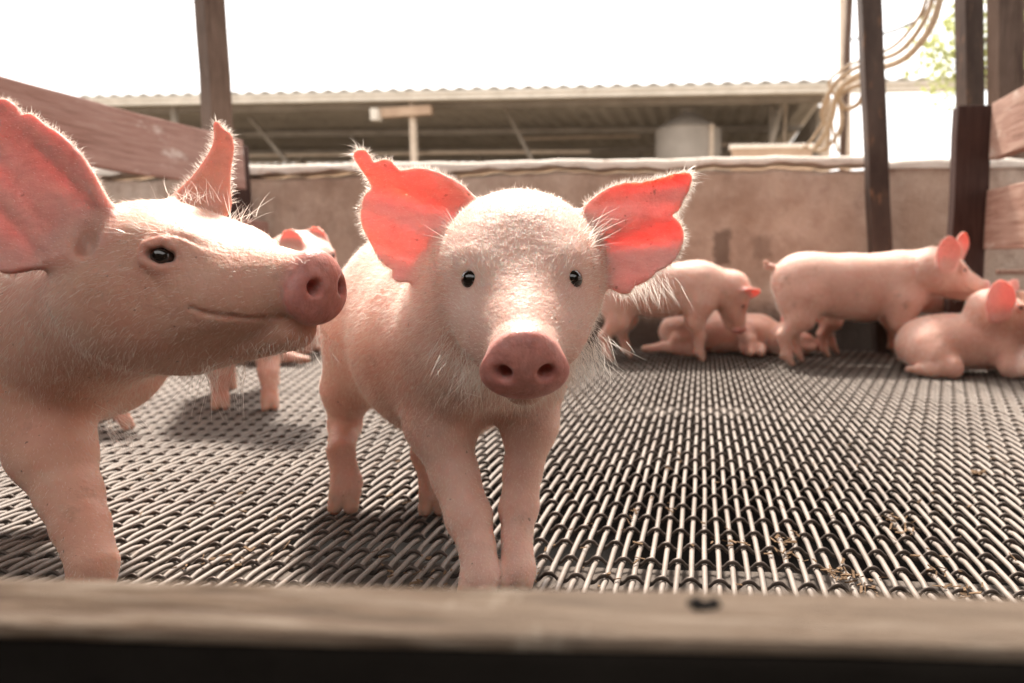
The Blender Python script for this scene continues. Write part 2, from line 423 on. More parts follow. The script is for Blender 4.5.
# ------------------------------------------------------------------ posts
def post(pt, pb, Y, w, d, name, mat, label, cat, rotz=0.0, group=None, flange=True, zend=None):
    """steel channel leaning as in the photo: from pixel pt (top) to pb (lower)"""
    a = Vector(at(pt[0], pt[1], Y)); c = Vector(at(pb[0], pb[1], Y))
    dv = (a-c).normalized(); zb = -.1 if zend is None else zend
    bot = c + dv*((zb-c.z)/dv.z); top = a + dv*.9
    mb = MB(); up = Vector((math.sin(rotz), -math.cos(rotz), 0))
    if flange:   # H section: web and two flanges
        sd = dv.cross(up).normalized()
        mb.beam(bot, top, w*.16, d*.9, 0, 0, up=up)
        for s in (-1, 1):
            mb.beam(bot+sd*0+up*s*d*.46, top+up*s*d*.46, w, d*.1, .001, up=up)
    else:
        mb.beam(bot, top, w, d, .004, 12, .0015, up=up)
    o = mb.build(name, mat, base=bot)
    return tag(o, label, cat, group)
post((209.5, 0), (218, 130), WALLY+.32, .112, .11, 'timber_post', M['post_wood'], 'brown timber post rising behind the left rail, near the translucent ear of the left pig', 'post', rotz=R(-28), flange=False)
post((869, 0), (880, 250), WALLY-.12, .085, .10, 'steel_post', M['post_metal'], 'dark grimy steel post leaning in front of the back wall', 'post', rotz=R(0), flange=False)
post((969, 0), (970, 100), WALLY+.45, .10, .10, 'steel_post', M['post_metal'], 'grey steel post rising straight behind the dark fence end post', 'post', rotz=R(12), flange=False)
post((1005, 0), (1006, 200), WALLY+.25, .12, .12, 'timber_post', M['post_wood'], 'brown timber post at the right edge behind the fence rails', 'post', rotz=R(5), flange=False)
post((850.5, -20), (846, 80), 6.3, .05, .05, 'thin_pole', M['post_wood'], 'thin brown pole beside the hoses above the wall', 'pole', flange=False)
post((845, 82), (845, 150), 6.6, .09, .08, 'pale_post', M['pale_pipe'], 'pale square post carrying the looped hoses beyond the wall', 'post', flange=False, zend=-.05)
b = MB(); q = Vector(at(845, 80, 6.6)); b.box(q, (.0, .0, .0)) if False else None; b.bm.free()

# ------------------------------------------------------------------ left fence (rails running away from the camera)
XL = -2.14
def rail_z(px, py, X): return xz(px, py, X)[2]
def side_rail(X, ztop, zbot, y0, y1, th, parent, mat, name='rail', dz=0.0):
    mb = MB(); mb.beam((X, y0, (ztop+zbot)/2), (X, y1, (ztop+zbot)/2+dz), th, ztop-zbot, .006, 24, .0025)
    return mb.build(name, mat, parent)
e = empty('timber_fence', (XL, 1.6, 0), 'weathered pinkish wooden rail fence along the left side of the pen', 'fence')
side_rail(XL, rail_z(100, 104, XL), rail_z(140, 174, XL), .2, 3.14, .045, e, M['rail_wood'])
side_rail(XL, .60, .40, .2, 3.30, .045, e, M['rail_wood'])
side_rail(XL, .26, .05, .2, 3.30, .045, e, M['rail_wood'])
for yy in (.35, 1.8, 3.2):
    mb = MB(); mb.beam((XL-.075, yy, -.1), (XL-.075, yy, .95), .10, .10, .005, up=(0, 1, 0)); mb.build('fence_post', M['dark_wood'], e)
# ------------------------------------------------------------------ right fence
XR = xz(968, 200, 1)[1]; YF = 2.98
XR = at(968, 200, YF)[0]
e = empty('timber_fence', (XR, 1.6, 0), 'dark end post and worn brown rails fencing the right side of the pen', 'fence')
pw = at(985, 200, YF)[0]-at(951, 200, YF)[0]
zt = at(968, 107, YF)[2]
mb = MB(); mb.beam((XR, YF, -.1), (XR, YF, zt), pw, .07, .004, 10, .002, up=(0, 1, 0)); mb.build('end_post', M['dark_wood'], e)
XF = XR+pw*.5-.02
t1, b1 = at(984, 104, YF-.04)[2], at(984, 161, YF-.04)[2]
t2, b2 = at(984, 191, YF-.04)[2], at(984, 250, YF-.04)[2]
t1 = CAMH+(t1-CAMH); 
for (a_, c_) in ((t1, b1), (t2, b2), (.30, .12)):
    side_rail(XF+.03, a_, c_, .2, YF-.04, .045, e, M['rail_wood_right'])
for yy in (.4, 1.7):
    mb = MB(); mb.beam((XF+.10, yy, -.1), (XF+.10, yy, zt), .09, .09, .005, up=(0, 1, 0)); mb.build('fence_post', M['dark_wood'], e)
mb = MB(); mb.beam((XF+.09, YF+.02, b2-.09), (2.3, YF+.02, b2-.09), .03, .02, .003)
mb.build('rail', M['rail_wood_right'], e)

# ------------------------------------------------------------------ front plank close to the lens
q1, q2 = onz(0, 577, .266), onz(1024, 602, .266)
d = Vector(q2-q1).normalized(); perp = Vector((d.y, -d.x, 0)); mid = Vector((q1+q2)/2)
c0 = mid + perp*.0185 - Vector((0, 0, .07))
up_ = Vector((0, 0, .070-.003))
b = MB(); b.beam(c0-d*1.9+up_, c0+d*1.9+up_, .038, .006, .0025, 160, .0012)
o = b.build('top_face', M['front_plank'], base=(c0.x, c0.y, .126))
e = empty('front_plank', (c0.x, c0.y, .126)); o.parent = e; o.location = (0, 0, 0)
b = MB(); dn_ = Vector((0, 0, -.064)); b.beam(c0-d*1.9+dn_, c0+d*1.9+dn_, .035, .256, .003); b.build('lower_board', M['barn_dark'], e)  # added board: plank front's shade put in its colour, also shades the legs
o = tag(e, 'worn greyish brown plank across the bottom, closest to the viewer and out of focus', 'plank')
kq = onz(704, 606, .267)
b = MB()
for a in range(9):
    th = a*.7
    b.tube([(kq[0]+math.cos(th)*.006, kq[1]+math.sin(th)*.0035, .2645), (kq[0]+math.cos(th)*.005, kq[1]+math.sin(th)*.003, .2668+.0012*math.sin(a*2.3)), (kq[0]+math.cos(th)*.002, kq[1]+math.sin(th)*.001, .2672)], [.0028, .0022, .0016], 7)
b.build('knot', M['pit'], parent=o, smooth=True)
for k, s in enumerate((-1, 1)):
    cc = c0 + d*s*1.86
    b = MB(); b.beam((cc.x, cc.y-.06, -.1), (cc.x, cc.y-.06, .5), .07, .07, .004, up=(0, 1, 0))
    tag(b.build('support_post', M['dark_wood'], base=(cc.x, cc.y-.06, -.1)), 'short dark post holding the %s end of the front plank' % ('left' if s < 0 else 'right'), 'post')

# ------------------------------------------------------------------ unseen roof and dark walls added round the camera to cut front light
e = empty('barn_alley', (-.3, -1.8, 0), 'open alley behind the viewer with a dark awning roof and a low board wall', 'barn')
b = MB(); b.beam((-.3, -.7, 2.62), (-.3, 1.9, 2.62), 9.4, .04); b.build('roof', M['barn_dark'], e)  # added unseen roof, shades the front plank and cuts front light
for k in (-1, 1):
    for yy in (-.6, 1.8):
        b = MB(); b.box((-.3+k*4.6, yy, 1.29), (.1, .1, 2.6)); b.build('roof_post', M['dark_wood'], e)
b = MB(); b.box((-.3, -2.6, 1.07), (9.4, .08, 2.2)); b.build('back_wall', M['barn_dark'], e)  # added unseen wall, blocks low front light
for k in (-1, 1):
    b = MB(); b.box((-.3+k*2.6, -1.1, 1.07), (.06, 2.9, 2.2)); b.build('side_wall', M['barn_dark'], e)  # added unseen walls, block light from the sides
b = MB(); b.box((-.3, -1.75, -.02), (9.2, 3.6, .04)); b.build('alley_floor', M['pit'], e)  # unseen floor, near-black to cut bounce light

# ------------------------------------------------------------------ far shed
YS = 12.0
e = empty('open_shed', (at(400, 100, YS)[0], YS, 0), 'long open-sided shed with corrugated roof and cream gutter beyond the wall', 'shed')
gl, gr = Vector(at(92, 103, YS+.4)), Vector(at(985, 86, YS-.4)); gs = Vector(at(836, 90, YS-.2)); gl = gl+(gl-gr)*.8
dg = (gr-gl).normalized()
# gutter: square-lipped channel
b = MB(); b.beam(gl, gr, .14, .13, .01); 
b.beam(gl+Vector((0, -.085, .05)), gr+Vector((0, -.085, .05)), .03, .05, .004); b.build('gutter', M['gutter'], e)
def corr(x0, x1, y0, zf, depth, rise, amp, pitch, th, skew):
    n = int((x1-x0)/pitch*6); xs = np.linspace(x0, x1, n); m_ = 8
    V = np.zeros((n, m_, 2, 3))
    for j in range(m_):
        tt = j/(m_-1); z = zf(xs)+rise*tt+amp*np.sin(xs/pitch*2*np.pi)
        V[:, j, 0] = np.stack([xs, y0(xs)+depth*tt, z], -1); V[:, j, 1] = np.stack([xs, y0(xs)+depth*tt, z+th], -1)
    I = np.arange(n*m_*2).reshape(n, m_, 2); Q = []
    for s in (0, 1):
        q = np.stack([I[:-1, :-1, s], I[1:, :-1, s], I[1:, 1:, s], I[:-1, 1:, s]], -1).reshape(-1, 4)
        Q.append(q if s else q[:, ::-1])
    for j, fl in ((0, 0), (m_-1, 1)):
        q = np.stack([I[:-1, j, 0], I[1:, j, 0], I[1:, j, 1], I[:-1, j, 1]], -1); Q.append(q[:, ::-1] if fl else q)
    for i, fl in ((0, 1), (n-1, 0)):
        q = np.stack([I[i, :-1, 0], I[i, 1:, 0], I[i, 1:, 1], I[i, :-1, 1]], -1); Q.append(q[:, ::-1] if fl else q)
    return V.reshape(-1, 3), np.concatenate(Q)
sl = (gr.z-gl.z)/(gr.x-gl.x); sy = (gr.y-gl.y)/(gr.x-gl.x)
zf = lambda x: gl.z+.10+sl*(x-gl.x); yf = lambda x: gl.y-.08+sy*(x-gl.x)
V, Q = corr(gl.x-.2, gs.x, yf, zf, 9.5, .1, .021, .30, .02, 0)
mesh_np('roof', V, Q, M['roof_under'], e)
V, Q = corr(gs.x+.01, gr.x, yf, zf, .8, .05, .021, .30, .02, 0)
mesh_np('roof', V, Q, M['roof_under'], e)
for k in range(4):
    yo = .7+k*2.6
    a = Vector((gl.x, gl.y+yo, gl.z+.0)); c = Vector((gs.x-.1, gl.y+yo+sy*(gs.x-gl.x), gl.z+sl*(gs.x-gl.x)))
    b = MB(); b.beam(a, c, .07, .12); b.build('purlin', M['shed_dark'], e)
for (px, yb) in ((413, 12.3), (175, 12.6), (772, 13.2), (826, 12.6), (560, 18.5), (640, 18.5), (480, 18.5), (300, 18.5)):
    tp = at(px, 120, yb); 
    b = MB(); b.tube([(tp[0], yb, -.05), (tp[0], yb, gl.z+sl*(tp[0]-gl.x)+.05)], .065 if px != 826 else .09, 10); b.build('column', M['pale_pipe'] if px in (413, 826) else M['shed_dark'], e)
for (pa, pb_, yb, w) in (((770, 150), (784, 96), 12.9, .09), ((784, 150), (786, 100), 13.3, .05), ((505, 108), (532, 160), 13.6, .07), ((250, 118), (290, 165), 14.0, .07), ((676, 150), (677, 162), 13, .05)):
    b = MB(); b.beam(at(*pa, yb), at(*pb_, yb), w, w, up=(0, 1, 0)); b.build('brace', M['shed_dark'] if w > .06 else M['pale_pipe'], e)
b = MB(); b.beam(at(372, 114, 12.2), at(432, 110, 12.2), .12, .16, .01); b.build('cross_beam', M['far_concrete'], e)
b = MB(); b.box(at(376, 115, 12.1), (.14, .16, .2), None, .01); b.build('beam_end', M['gutter'], e)
for (x0, x1, y0, y1, yb) in ((250, 470, 156, 153, 15.5), (430, 590, 153, 152, 14.8), (660, 760, 146, 144, 15), (520, 640, 139, 136, 16.5)):
    b = MB(); b.beam(at(x0, y0, yb), at(x1, y1, yb), .06, .06); b.build('pipe_rail', M['pale_pipe'], e)
# gable end panel near the hoses
b = MB(); q = at(829, 165, 12.6); q0 = at(810, 165, 12.6)
b.box(((q[0]+q0[0])/2, 16.6, 1.5), (abs(q[0]-q0[0])*.4, 8, 3.1)); b.build('end_wall', M['shed_dark'], e)
b = MB(); b.box((gl.x*.5+gs.x*.5, 21.9, 1.6), (gs.x-gl.x+2, .1, 3.3)); b.build('back_wall', M['shed_dark'], e)

# tank
e = empty('feed_tank', (*at(688, 160, 13.0)[:2], 0), 'round grey feed tank with a cone top under the far shed roof', 'tank')
tx = e.location.x; ty = e.location.y; zr1 = at(688, 131, 13.0)[2]; zr0 = at(688, 114, 13.0)[2]; rt = (at(721, 132, 13.0)[0]-at(655, 132, 13.0)[0])/2
b = MB(); b.tube([(tx, ty, 0), (tx, ty, zr1*.5), (tx, ty, zr1)], [rt]*3, 40); b.build('tank_body', M['tank'], e, smooth=False)
b = MB(); b.tube([(tx, ty, zr1), (tx, ty, zr0)], [rt*1.04, rt*.25], 40); b.build('cone_top', M['tank'], e)
b = MB(); b.tube([(tx, ty, zr0), (tx, ty, zr0+.08)], [rt*.22, rt*.2], 20); b.build('hatch', M['shed_dark'], e)
b = MB(); b.beam((tx+rt*.7, ty-rt*.75, 0), (tx+rt*.7, ty-rt*.75, zr1+.02), .07, .07, up=(0, 1, 0)); b.build('ladder_rail', M['pale_pipe'], e)
# trough wall
qa, qb = at(732, 144, 9.0), at(813, 142, 9.0)
e = empty('block_wall', ((qa[0]+qb[0])/2, 9.0, 0), 'low tan block wall just past the pen wall, right of the tank', 'wall')
b = MB(); b.box(((qa[0]+qb[0])/2, 9.1, qa[2]/2-.05), (qb[0]-qa[0], .15, qa[2]), None, .01); b.build('wall_face', M['far_concrete'], e)
b = MB(); b.box(((qa[0]+qb[0])/2, 9.1, qa[2]-.03), (qb[0]-qa[0]+.06, .19, .05), None, .01); b.build('coping', M['coping'], e)

# hoses
def hose(name, pts, r, label, group='hoses hanging beyond the wall', mat='hose', ext=None):
    P = [at(x, y, Y) for (x, y, Y) in pts]
    b = MB(); b.tube(spline(P, 10), r, 10)
    return tag(b.build(name, M[mat], base=P[-1], smooth=True), label, 'hose' if mat == 'hose' else 'cable', group if mat == 'hose' else None)
hose('hose', [(952, -60, 4.2), (940, 0, 4.3), (928, 32, 4.4), (905, 58, 4.6), (880, 68, 4.9), (856, 76, 5.3), (838, 92, 5.6), (832, 118, 5.8), (824, 135, 5.9), (815, 148, 6.0)], .022, 'thick beige hose swooping down from the top right behind the leaning post')
hose('hose', [(944, -60, 4.3), (932, 0, 4.4), (920, 28, 4.5), (900, 51, 4.7), (878, 60, 5.0), (852, 70, 5.4), (833, 86, 5.7), (822, 112, 5.9), (829, 132, 6.0), (826, 150, 6.1)], .017, 'thinner beige hose running inside the thick swooping hose')
hose('hose', [(858, 78, 5.6), (848, 84, 5.7), (840, 100, 5.8), (842, 122, 5.9), (834, 140, 6.0), (822, 150, 6.1), (812, 149, 6.2), (806, 146, 6.3)], .017, 'beige hose loop drooping lowest beside the pale square post')
hose('hose', [(862, 84, 5.5), (850, 88, 5.6), (838, 96, 5.7), (846, 108, 5.8), (858, 104, 5.7), (864, 92, 5.6)], .02, 'short curled hose hooked on top of the pale square post')
hose('hose', [(936, -60, 4.35), (926, 0, 4.45), (914, 24, 4.6), (894, 46, 4.8), (872, 56, 5.1), (848, 66, 5.45), (829, 82, 5.8), (836, 100, 5.95), (832, 122, 6.05), (838, 152, 6.15)], .012, 'thinnest of the three swooping beige hoses, on their inner side')
hose('hose', [(866, 90, 5.5), (856, 80, 5.6), (842, 78, 5.75), (830, 94, 5.9), (826, 116, 6.0), (818, 130, 6.1), (808, 144, 6.2), (800, 150, 6.3)], .011, 'thin beige hose trailing to the wall top at the left of the bundle')
hose('cable', [(960, -40, 4.2), (925, 12, 4.5), (905, 26, 4.8), (882, 34, 5.2), (850, 40, 6.2)], .009, 'thin dark cable crossing the sky between the posts', mat='wire')

# ------------------------------------------------------------------ tree behind the right posts
M['leaf'] = hair_mat('leaf', (.34, .36, .15))
def tree(px, py, Y, seeds):
    base = at(1012, 260, Y)
    e = empty('leafy_tree', (base[0], Y, 0), 'slender green-leaved tree showing behind the right-hand posts', 'tree')
    b = MB(); tips = [at(x, y, Y+rnd.uniform(-.5, .5)) for x, y in seeds]
    tr = [(base[0], Y, 0), (base[0]+.03, Y, 1.2), (base[0]-.05, Y, 2.4), (base[0]+.05, Y+.1, 3.4), (base[0], Y, 5.6)]
    b.tube(spline(tr, 6), list(np.linspace(.11, .03, 25)), 9)
    for tp in tips:
        z0 = tp[2]-.5; s = Vector((base[0], Y, z0)); b.tube(spline([s, (Vector(tp)+s)/2+Vector((0, 0, .12)), tp], 5), list(np.linspace(.022, .006, 11)), 5)
    b.build('trunk', M['post_wood'], e, smooth=True)
    V = []; Q = []
    for tp in tips:
        for k in range(70):
            c = np.array(tp)+nr.normal(0, 1, 3)*A_(.20, .25, .12)
            a = nr.normal(0, 1, 3); a /= np.linalg.norm(a); h = nr.normal(0, 1, 3); h -= a*h.dot(a); h /= np.linalg.norm(h)
            l = nr.uniform(.07, .13); w = l*.42; i = len(V)
            V += [c-a*l*.5, c+h*w*.5+np.cross(a, h)*.008, c+a*l*.5, c-h*w*.5+np.cross(a, h)*.008]; Q.append((i, i+1, i+2, i+3))
    mesh_np('crown', np.array(V), np.array(Q), M['leaf'], e, smooth=False)
tree(0, 0, 7.5, [(940, 58), (952, 52), (948, 30), (962, 28), (958, 64), (985, 38), (990, 62), (986, 20), (1020, 30), (1030, 60), (1040, 10), (980, 78), (1020, 90), (1050, 50), (1000, -30), (1040, -50), (975, -20), (965, 85)])

#PIGS
# ------------------------------------------------------------------ pigs: signed-distance bodies meshed with surface nets
NT = 7   # snout, ear, hoof, hair length, comb xyz
def T(sn=0, ear=0, hoof=0, hl=1.0, comb=(0, 0, 0)): return np.array([sn, ear, hoof, hl, *comb], dtype=F32)
def unit(v): v = np.asarray(v, float); return v/np.linalg.norm(v)
class Body:
    def __init__(s): s.p = []
    def rc(s, a, b, ra, rb, k, t, op='add', sq=None):
        a = np.asarray(a, float); b = np.asarray(b, float)
        s.p.append(('rc', a, b, ra, rb, k, t, op, (a+b)/2, np.linalg.norm(a-b)/2+max(ra, rb)))
    def el(s, c, ax, r, k, t, op='add'):
        c = np.asarray(c, float); s.p.append(('el', c, np.asarray(ax, float), np.asarray(r, float), 0, k, t, op, c, max(r)))
    def chain(s, pts, rs, k, t, k0=None):
        for i in range(len(pts)-1): s.rc(pts[i], pts[i+1], rs[i], rs[i+1], (k0 if (i == 0 and k0) else (k if i < 2 else k*(.7 if i == 2 else .4))), t)
    def ear(s, O, U, Vx, Wn, poly, Hf, th, k, t, lim=.8):
        poly = np.asarray(poly, float); c2 = (poly.max(0)+poly.min(0))/2
        c = O+U*c2[0]+Vx*c2[1]; r = np.linalg.norm((poly.max(0)-poly.min(0))/2)+.03
        s.p.append(('ear', O, (U, Vx, Wn), poly, (Hf, th, lim), k, t, 'add', c, r))
def prim_d(pr, P):
    kind = pr[0]
    if kind == 'rc':
        a, b, ra, rb = pr[1:5]; ba = (b-a).astype(F32); pa = P-a.astype(F32)
        h = np.clip(pa@ba/F32(ba@ba), 0, 1); d = pa-h[:, None]*ba
        return np.sqrt((d*d).sum(1))-(F32(ra)+h*F32(rb-ra))
    if kind == 'el':
        c, ax, r = pr[1], pr[2], pr[3]; q = (P-c.astype(F32))@ax.T.astype(F32)
        k0 = np.sqrt(((q/r.astype(F32))**2).sum(1)); k1 = np.sqrt(((q/(r**2).astype(F32))**2).sum(1))
        return k0*(k0-1)/np.maximum(k1, 1e-6)
    O, (U, Vx, Wn), poly, (Hf, th, lim) = pr[1], pr[2], pr[3], pr[4]
    q = P-O.astype(F32); u = q@U.astype(F32); v = q@Vx.astype(F32); w = q@Wn.astype(F32)
    w = w-Hf(u, v)
    d2 = np.full(len(P), 1e9, F32); sgn = np.ones(len(P), F32); n = len(poly); j = n-1
    for i in range(n):
        vi = poly[i]; vj = poly[j]; e = vj-vi; wx = u-vi[0]; wy = v-vi[1]
        tt = np.clip((wx*e[0]+wy*e[1])/(e@e), 0, 1); bx = wx-e[0]*tt; by = wy-e[1]*tt
        d2 = np.minimum(d2, bx*bx+by*by)
        c1 = v >= vi[1]; c2 = v < vj[1]; c3 = e[0]*wy > e[1]*wx
        fl = (c1 & c2 & c3) | (~c1 & ~c2 & ~c3); sgn = np.where(fl, -sgn, sgn); j = i
    d = sgn*np.sqrt(d2)
    h = th(u, v); rr = h*.95
    dx = np.maximum(d+rr, 0); dy = np.maximum(np.abs(w)-h+rr, 0)
    return (np.minimum(np.maximum(d+rr, np.abs(w)-h+rr), 0)+np.sqrt(dx*dx+dy*dy)-rr)*lim
def field(body, P, tints=False):
    P = P.astype(F32); D = np.full(len(P), .5, F32)
    Tn = np.zeros((len(P), NT), F32) if tints else None
    for pr in body.p:
        k = max(pr[5], 1e-4); c, r = pr[8], pr[9]
        q = P-c.astype(F32); near = np.nonzero((q*q).sum(1) < (r+k+.035)**2)[0]
        if not len(near): continue
        d = prim_d(pr, P[near]); a = D[near]
        if pr[7] == 'add':
            h = np.clip(.5+.5*(d-a)/k, 0, 1); D[near] = d*(1-h)+a*h-k*h*(1-h)
            if tints: Tn[near] = pr[6][None]*(1-h[:, None])+Tn[near]*h[:, None]
        elif pr[7] == 'sub':
            h = np.clip(.5-.5*(a+d)/k, 0, 1); D[near] = a*(1-h)+(-d)*h+k*h*(1-h)
            if tints and pr[6] is not None: Tn[near] = Tn[near]*(1-h[:, None])+pr[6][None]*h[:, None]
        else:   # paint only
            h = np.clip(1-np.maximum(d, 0)/k, 0, 1)
            if tints: Tn[near, :3] = Tn[near, :3]*(1-h[:, None])+pr[6][None, :3]*h[:, None]
    return (D, Tn) if tints else D
def batched(body, P, tints=False, n=400000):
    out = [field(body, P[i:i+n], tints) for i in range(0, len(P), n)]
    if tints: return np.concatenate([o[0] for o in out]), np.concatenate([o[1] for o in out])
    return np.concatenate(out)
def surface(body, vs):
    lo = np.min([pr[8]-pr[9] for pr in body.p if pr[7] == 'add'], 0)-.015; hi = np.max([pr[8]+pr[9] for pr in body.p if pr[7] == 'add'], 0)+.015
    B = 4; bs = vs*B; nb = np.ceil((hi-lo)/bs).astype(int)
    g = np.stack(np.meshgrid(*[np.arange(x) for x in nb], indexing='ij'), -1).reshape(-1, 3)
    dc = batched(body, lo+(g+.5)*bs-.5*vs)
    act = np.abs(dc) < vs*6.5
    Vv = np.repeat(np.repeat(np.repeat(dc.reshape(nb), B, 0), B, 1), B, 2)
    sub = np.stack(np.meshgrid(*[np.arange(B)]*3, indexing='ij'), -1).reshape(-1, 3)
    gi = (g[act][:, None]*B+sub[None]).reshape(-1, 3)
    Vv[gi[:, 0], gi[:, 1], gi[:, 2]] = batched(body, lo+gi*vs)
    ins = Vv < 0; N = Vv.shape; st = np.array([N[1]*N[2], N[2], 1])
    acc = []; quads = []
    flat = Vv.ravel()
    for ax in range(3):
        sl0 = [slice(None)]*3; sl1 = [slice(None)]*3; sl0[ax] = slice(0, -1); sl1[ax] = slice(1, None)
        ch = ins[tuple(sl0)] != ins[tuple(sl1)]
        idx = np.argwhere(ch); o1, o2 = [(1, 2), (2, 0), (0, 1)][ax]
        ok = (idx[:, o1] > 0) & (idx[:, o2] > 0) & (idx[:, o1] < N[o1]-1) & (idx[:, o2] < N[o2]-1); idx = idx[ok]
        lin = idx@st; a = flat[lin]; c = flat[lin+st[ax]]; tt = a/(a-c)
        pt = idx.astype(float); pt[:, ax] += tt
        cells = np.stack([lin, lin-st[o1], lin-st[o1]-st[o2], lin-st[o2]], 1)
        for m_ in range(4): acc.append((cells[:, m_], pt))
        quads.append(np.where((a < 0)[:, None], cells, cells[:, ::-1]))
    ids = np.concatenate([x[0] for x in acc]); pts = np.concatenate([x[1] for x in acc])
    uq, inv = np.unique(ids, return_inverse=True); inv = inv.ravel()
    cnt = np.bincount(inv); V = np.stack([np.bincount(inv, pts[:, i])/cnt for i in range(3)], -1)
    V = lo+V*vs; Q = np.searchsorted(uq, np.concatenate(quads))
    for it in range(2):
        D, G = grad(body, V, vs*.4); V = V-np.clip(D, -vs*.7, vs*.7)[:, None]*G
    D, Tn = batched(body, V, True)
    return V, Q, G, Tn
def grad(body, V, e):
    G = np.zeros_like(V); D = batched(body, V)
    for i in range(3):
        d = np.zeros(3); d[i] = e; G[:, i] = batched(body, V+d)-batched(body, V-d)
    G /= np.maximum(np.linalg.norm(G, axis=1, keepdims=True), 1e-9); return D, G

def ribbons(P, D, Ln, wid, droop=.25, seg=3):
    """tapered curved hairs; P roots, D unit directions, Ln lengths"""
    n = len(P); side = np.cross(D, nr.normal(0, 1, (n, 3))); side /= np.maximum(np.linalg.norm(side, axis=1, keepdims=True), 1e-9)
    bend = nr.normal(0, .16, (n, 3)); bend[:, 2] -= droop
    V = np.zeros((n, seg+1, 2, 3))
    for s in range(seg+1):
        t_ = s/seg; c = P+(D*t_+bend*t_*t_)*Ln[:, None]; w = (wid*(1-t_**1.5)+wid*.12)[:, None]*.5
        V[:, s, 0] = c-side*w; V[:, s, 1] = c+side*w
    I = np.arange(n*(seg+1)*2).reshape(n, seg+1, 2)
    Q = np.stack([I[:, :-1, 0], I[:, :-1, 1], I[:, 1:, 1], I[:, 1:, 0]], -1).reshape(-1, 4)
    return V.reshape(-1, 3), Q

def frame(fwd, up=(0, 0, 1)):
    f = unit(fwd); l = unit(np.cross(up, f)); u = np.cross(f, l); return np.stack([f, l, u])   # rows
def add_head(B, snout, fwd, s, up=(0, 0, 1), nostril=1.0, detail=True, ex=-.120, ez=.027, es=1.0, ew=1.0, tilt=.22, sw=1.0):
    """snout = centre of the snout disc, fwd = direction the snout points; returns eye centres"""
    Fm = frame(fwd, up); f, l, u = Fm
    g = lambda x, y, z: np.asarray(snout, float)+s*(x*f+y*l+z*u)
    cb = tuple(-f-.25*u); t = T(hl=1., comb=cb); tm = T(hl=.6, comb=cb); tj = T(hl=1.5, comb=tuple(-.5*f-.8*u))
    B.el(g(-.205, 0, -.010), Fm, A_(.088, .090, .069)*s, .03*s, t)
    for q in (1, -1):
        B.el(g(-.19, q*.036, -.043), Fm, A_(.078, .052, .058)*s, .03*s, tj)
        B.el(g(-.150, q*.048, .034), Fm, A_(.036, .024, .020)*s, .025*s, t)
    B.rc(g(-.165, 0, -.012), g(-.028, 0, -.001), .068*s, .037*s, .045*s, tm)
    for q in (1, -1): B.el(g(-.105, q*.034, -.018), Fm, A_(.062, .034, .038)*s, .035*s, tm)
    B.rc(g(-.165, 0, -.062), g(-.034, 0, -.046), .048*s, .0240*s, .012*s, tj)
    # snout disc, slightly flared, with the two nostrils
    tsn = T(sn=1, hl=0.0, comb=cb)
    B.el(g(-.004, 0, -.007), Fm, A_(.017, .0425, .0325)*s, .008*s, tsn)
    B.el(g(-.005, 0, .010), Fm, A_(.016, .029, .029)*s, .014*s, tsn)
    tn = T(sn=1, hl=0)
    for q in (1, -1):
        B.el(g(.011, q*.0195, .002), frame(unit(f+.25*q*l), up), A_(.021, .0078, .0086)*s*nostril, .006*s, tn, 'sub')
    def surf(x, z, q):      # point on the side of the head at (x, z)
        ys = np.linspace(.11, .0, 111); P_ = np.array([g(x, q*y, z) for y in ys]); d_ = field(B, P_)
        i = int(np.argmax(d_ < 0)); return P_[i]
    if detail:   # mouth line and snout wrinkles
        for q in (1, -1):
            mp = [surf(x, z, q) for x, z in ((-.022, -.031), (-.038, -.033), (-.058, -.032), (-.078, -.030), (-.090, -.026))]
            for i in range(4): B.rc(mp[i], mp[i+1], (.0021-.0003*i)*s, (.0018-.0003*i)*s, .005*s, T(sn=.3, hoof=.1, hl=.3, comb=cb), 'sub')
        for xx in (-.026, -.037):
            B.rc(g(xx, -.02, .040-.1*(xx+.026)), g(xx, .02, .040-.1*(xx+.026)), .0014*s, .0014*s, .006*s, None, 'sub')
    eyes = []
    for q in (1, -1):
        c0_ = surf(ex, ez, q); gr_ = grad(B, np.array([c0_]), .004)[1][0]
        n_ = unit(gr_*.85+.35*f); c = c0_-n_*(.0052 if sw > .5 else .0078)*s
        dk = T(sn=.75, hoof=.5, hl=.15, comb=cb); sd = unit(np.cross(u, n_)); up_n = unit(np.cross(n_, sd))
        if sd@f < 0: sd = -sd
        ax = np.stack([n_, unit(sd-tilt*up_n), unit(up_n+tilt*sd)])
        if sw > .5: B.el(c0_, np.stack([ax[0], ax[1], ax[2]]), A_(.0048*sw, .019, .0150)*s, .012*s, T(sn=.32, hl=.5, comb=cb))       # soft swelling round the eye
        B.el(c0_+n_*.005*s, ax, A_(.0115, .0115*ew, .0078*es)*s, .0035*s, dk, 'sub')
        for (z0, z1, rr) in () if sw < .5 else ((.0112*es, .0096*es, .0026), (-.0104*es, -.0092*es, .0020)):     # lid folds
            pts_ = [c0_+n_*(.0032 if sw > .5 else .0004)*s-n_*abs(w_)*.0030*s+ax[1]*w_*.0125*ew*s+ax[2]*(z0 if w_ == 0 else z1)*(1-.35*abs(w_))*s for w_ in (-1, -.5, 0, .5, 1)]
            for i in range(4): B.rc(pts_[i], pts_[i+1], rr*s*(.7 if i in (0,) else 1)*(1 if sw > .5 else .6), rr*s*(.7 if i == 3 else 1)*(1 if sw > .5 else .6), .006*s, T(sn=.4, hoof=.1, hl=.4, comb=cb))
        eyes.append((c+n_*.0010*s, n_))
    return eyes, Fm, g
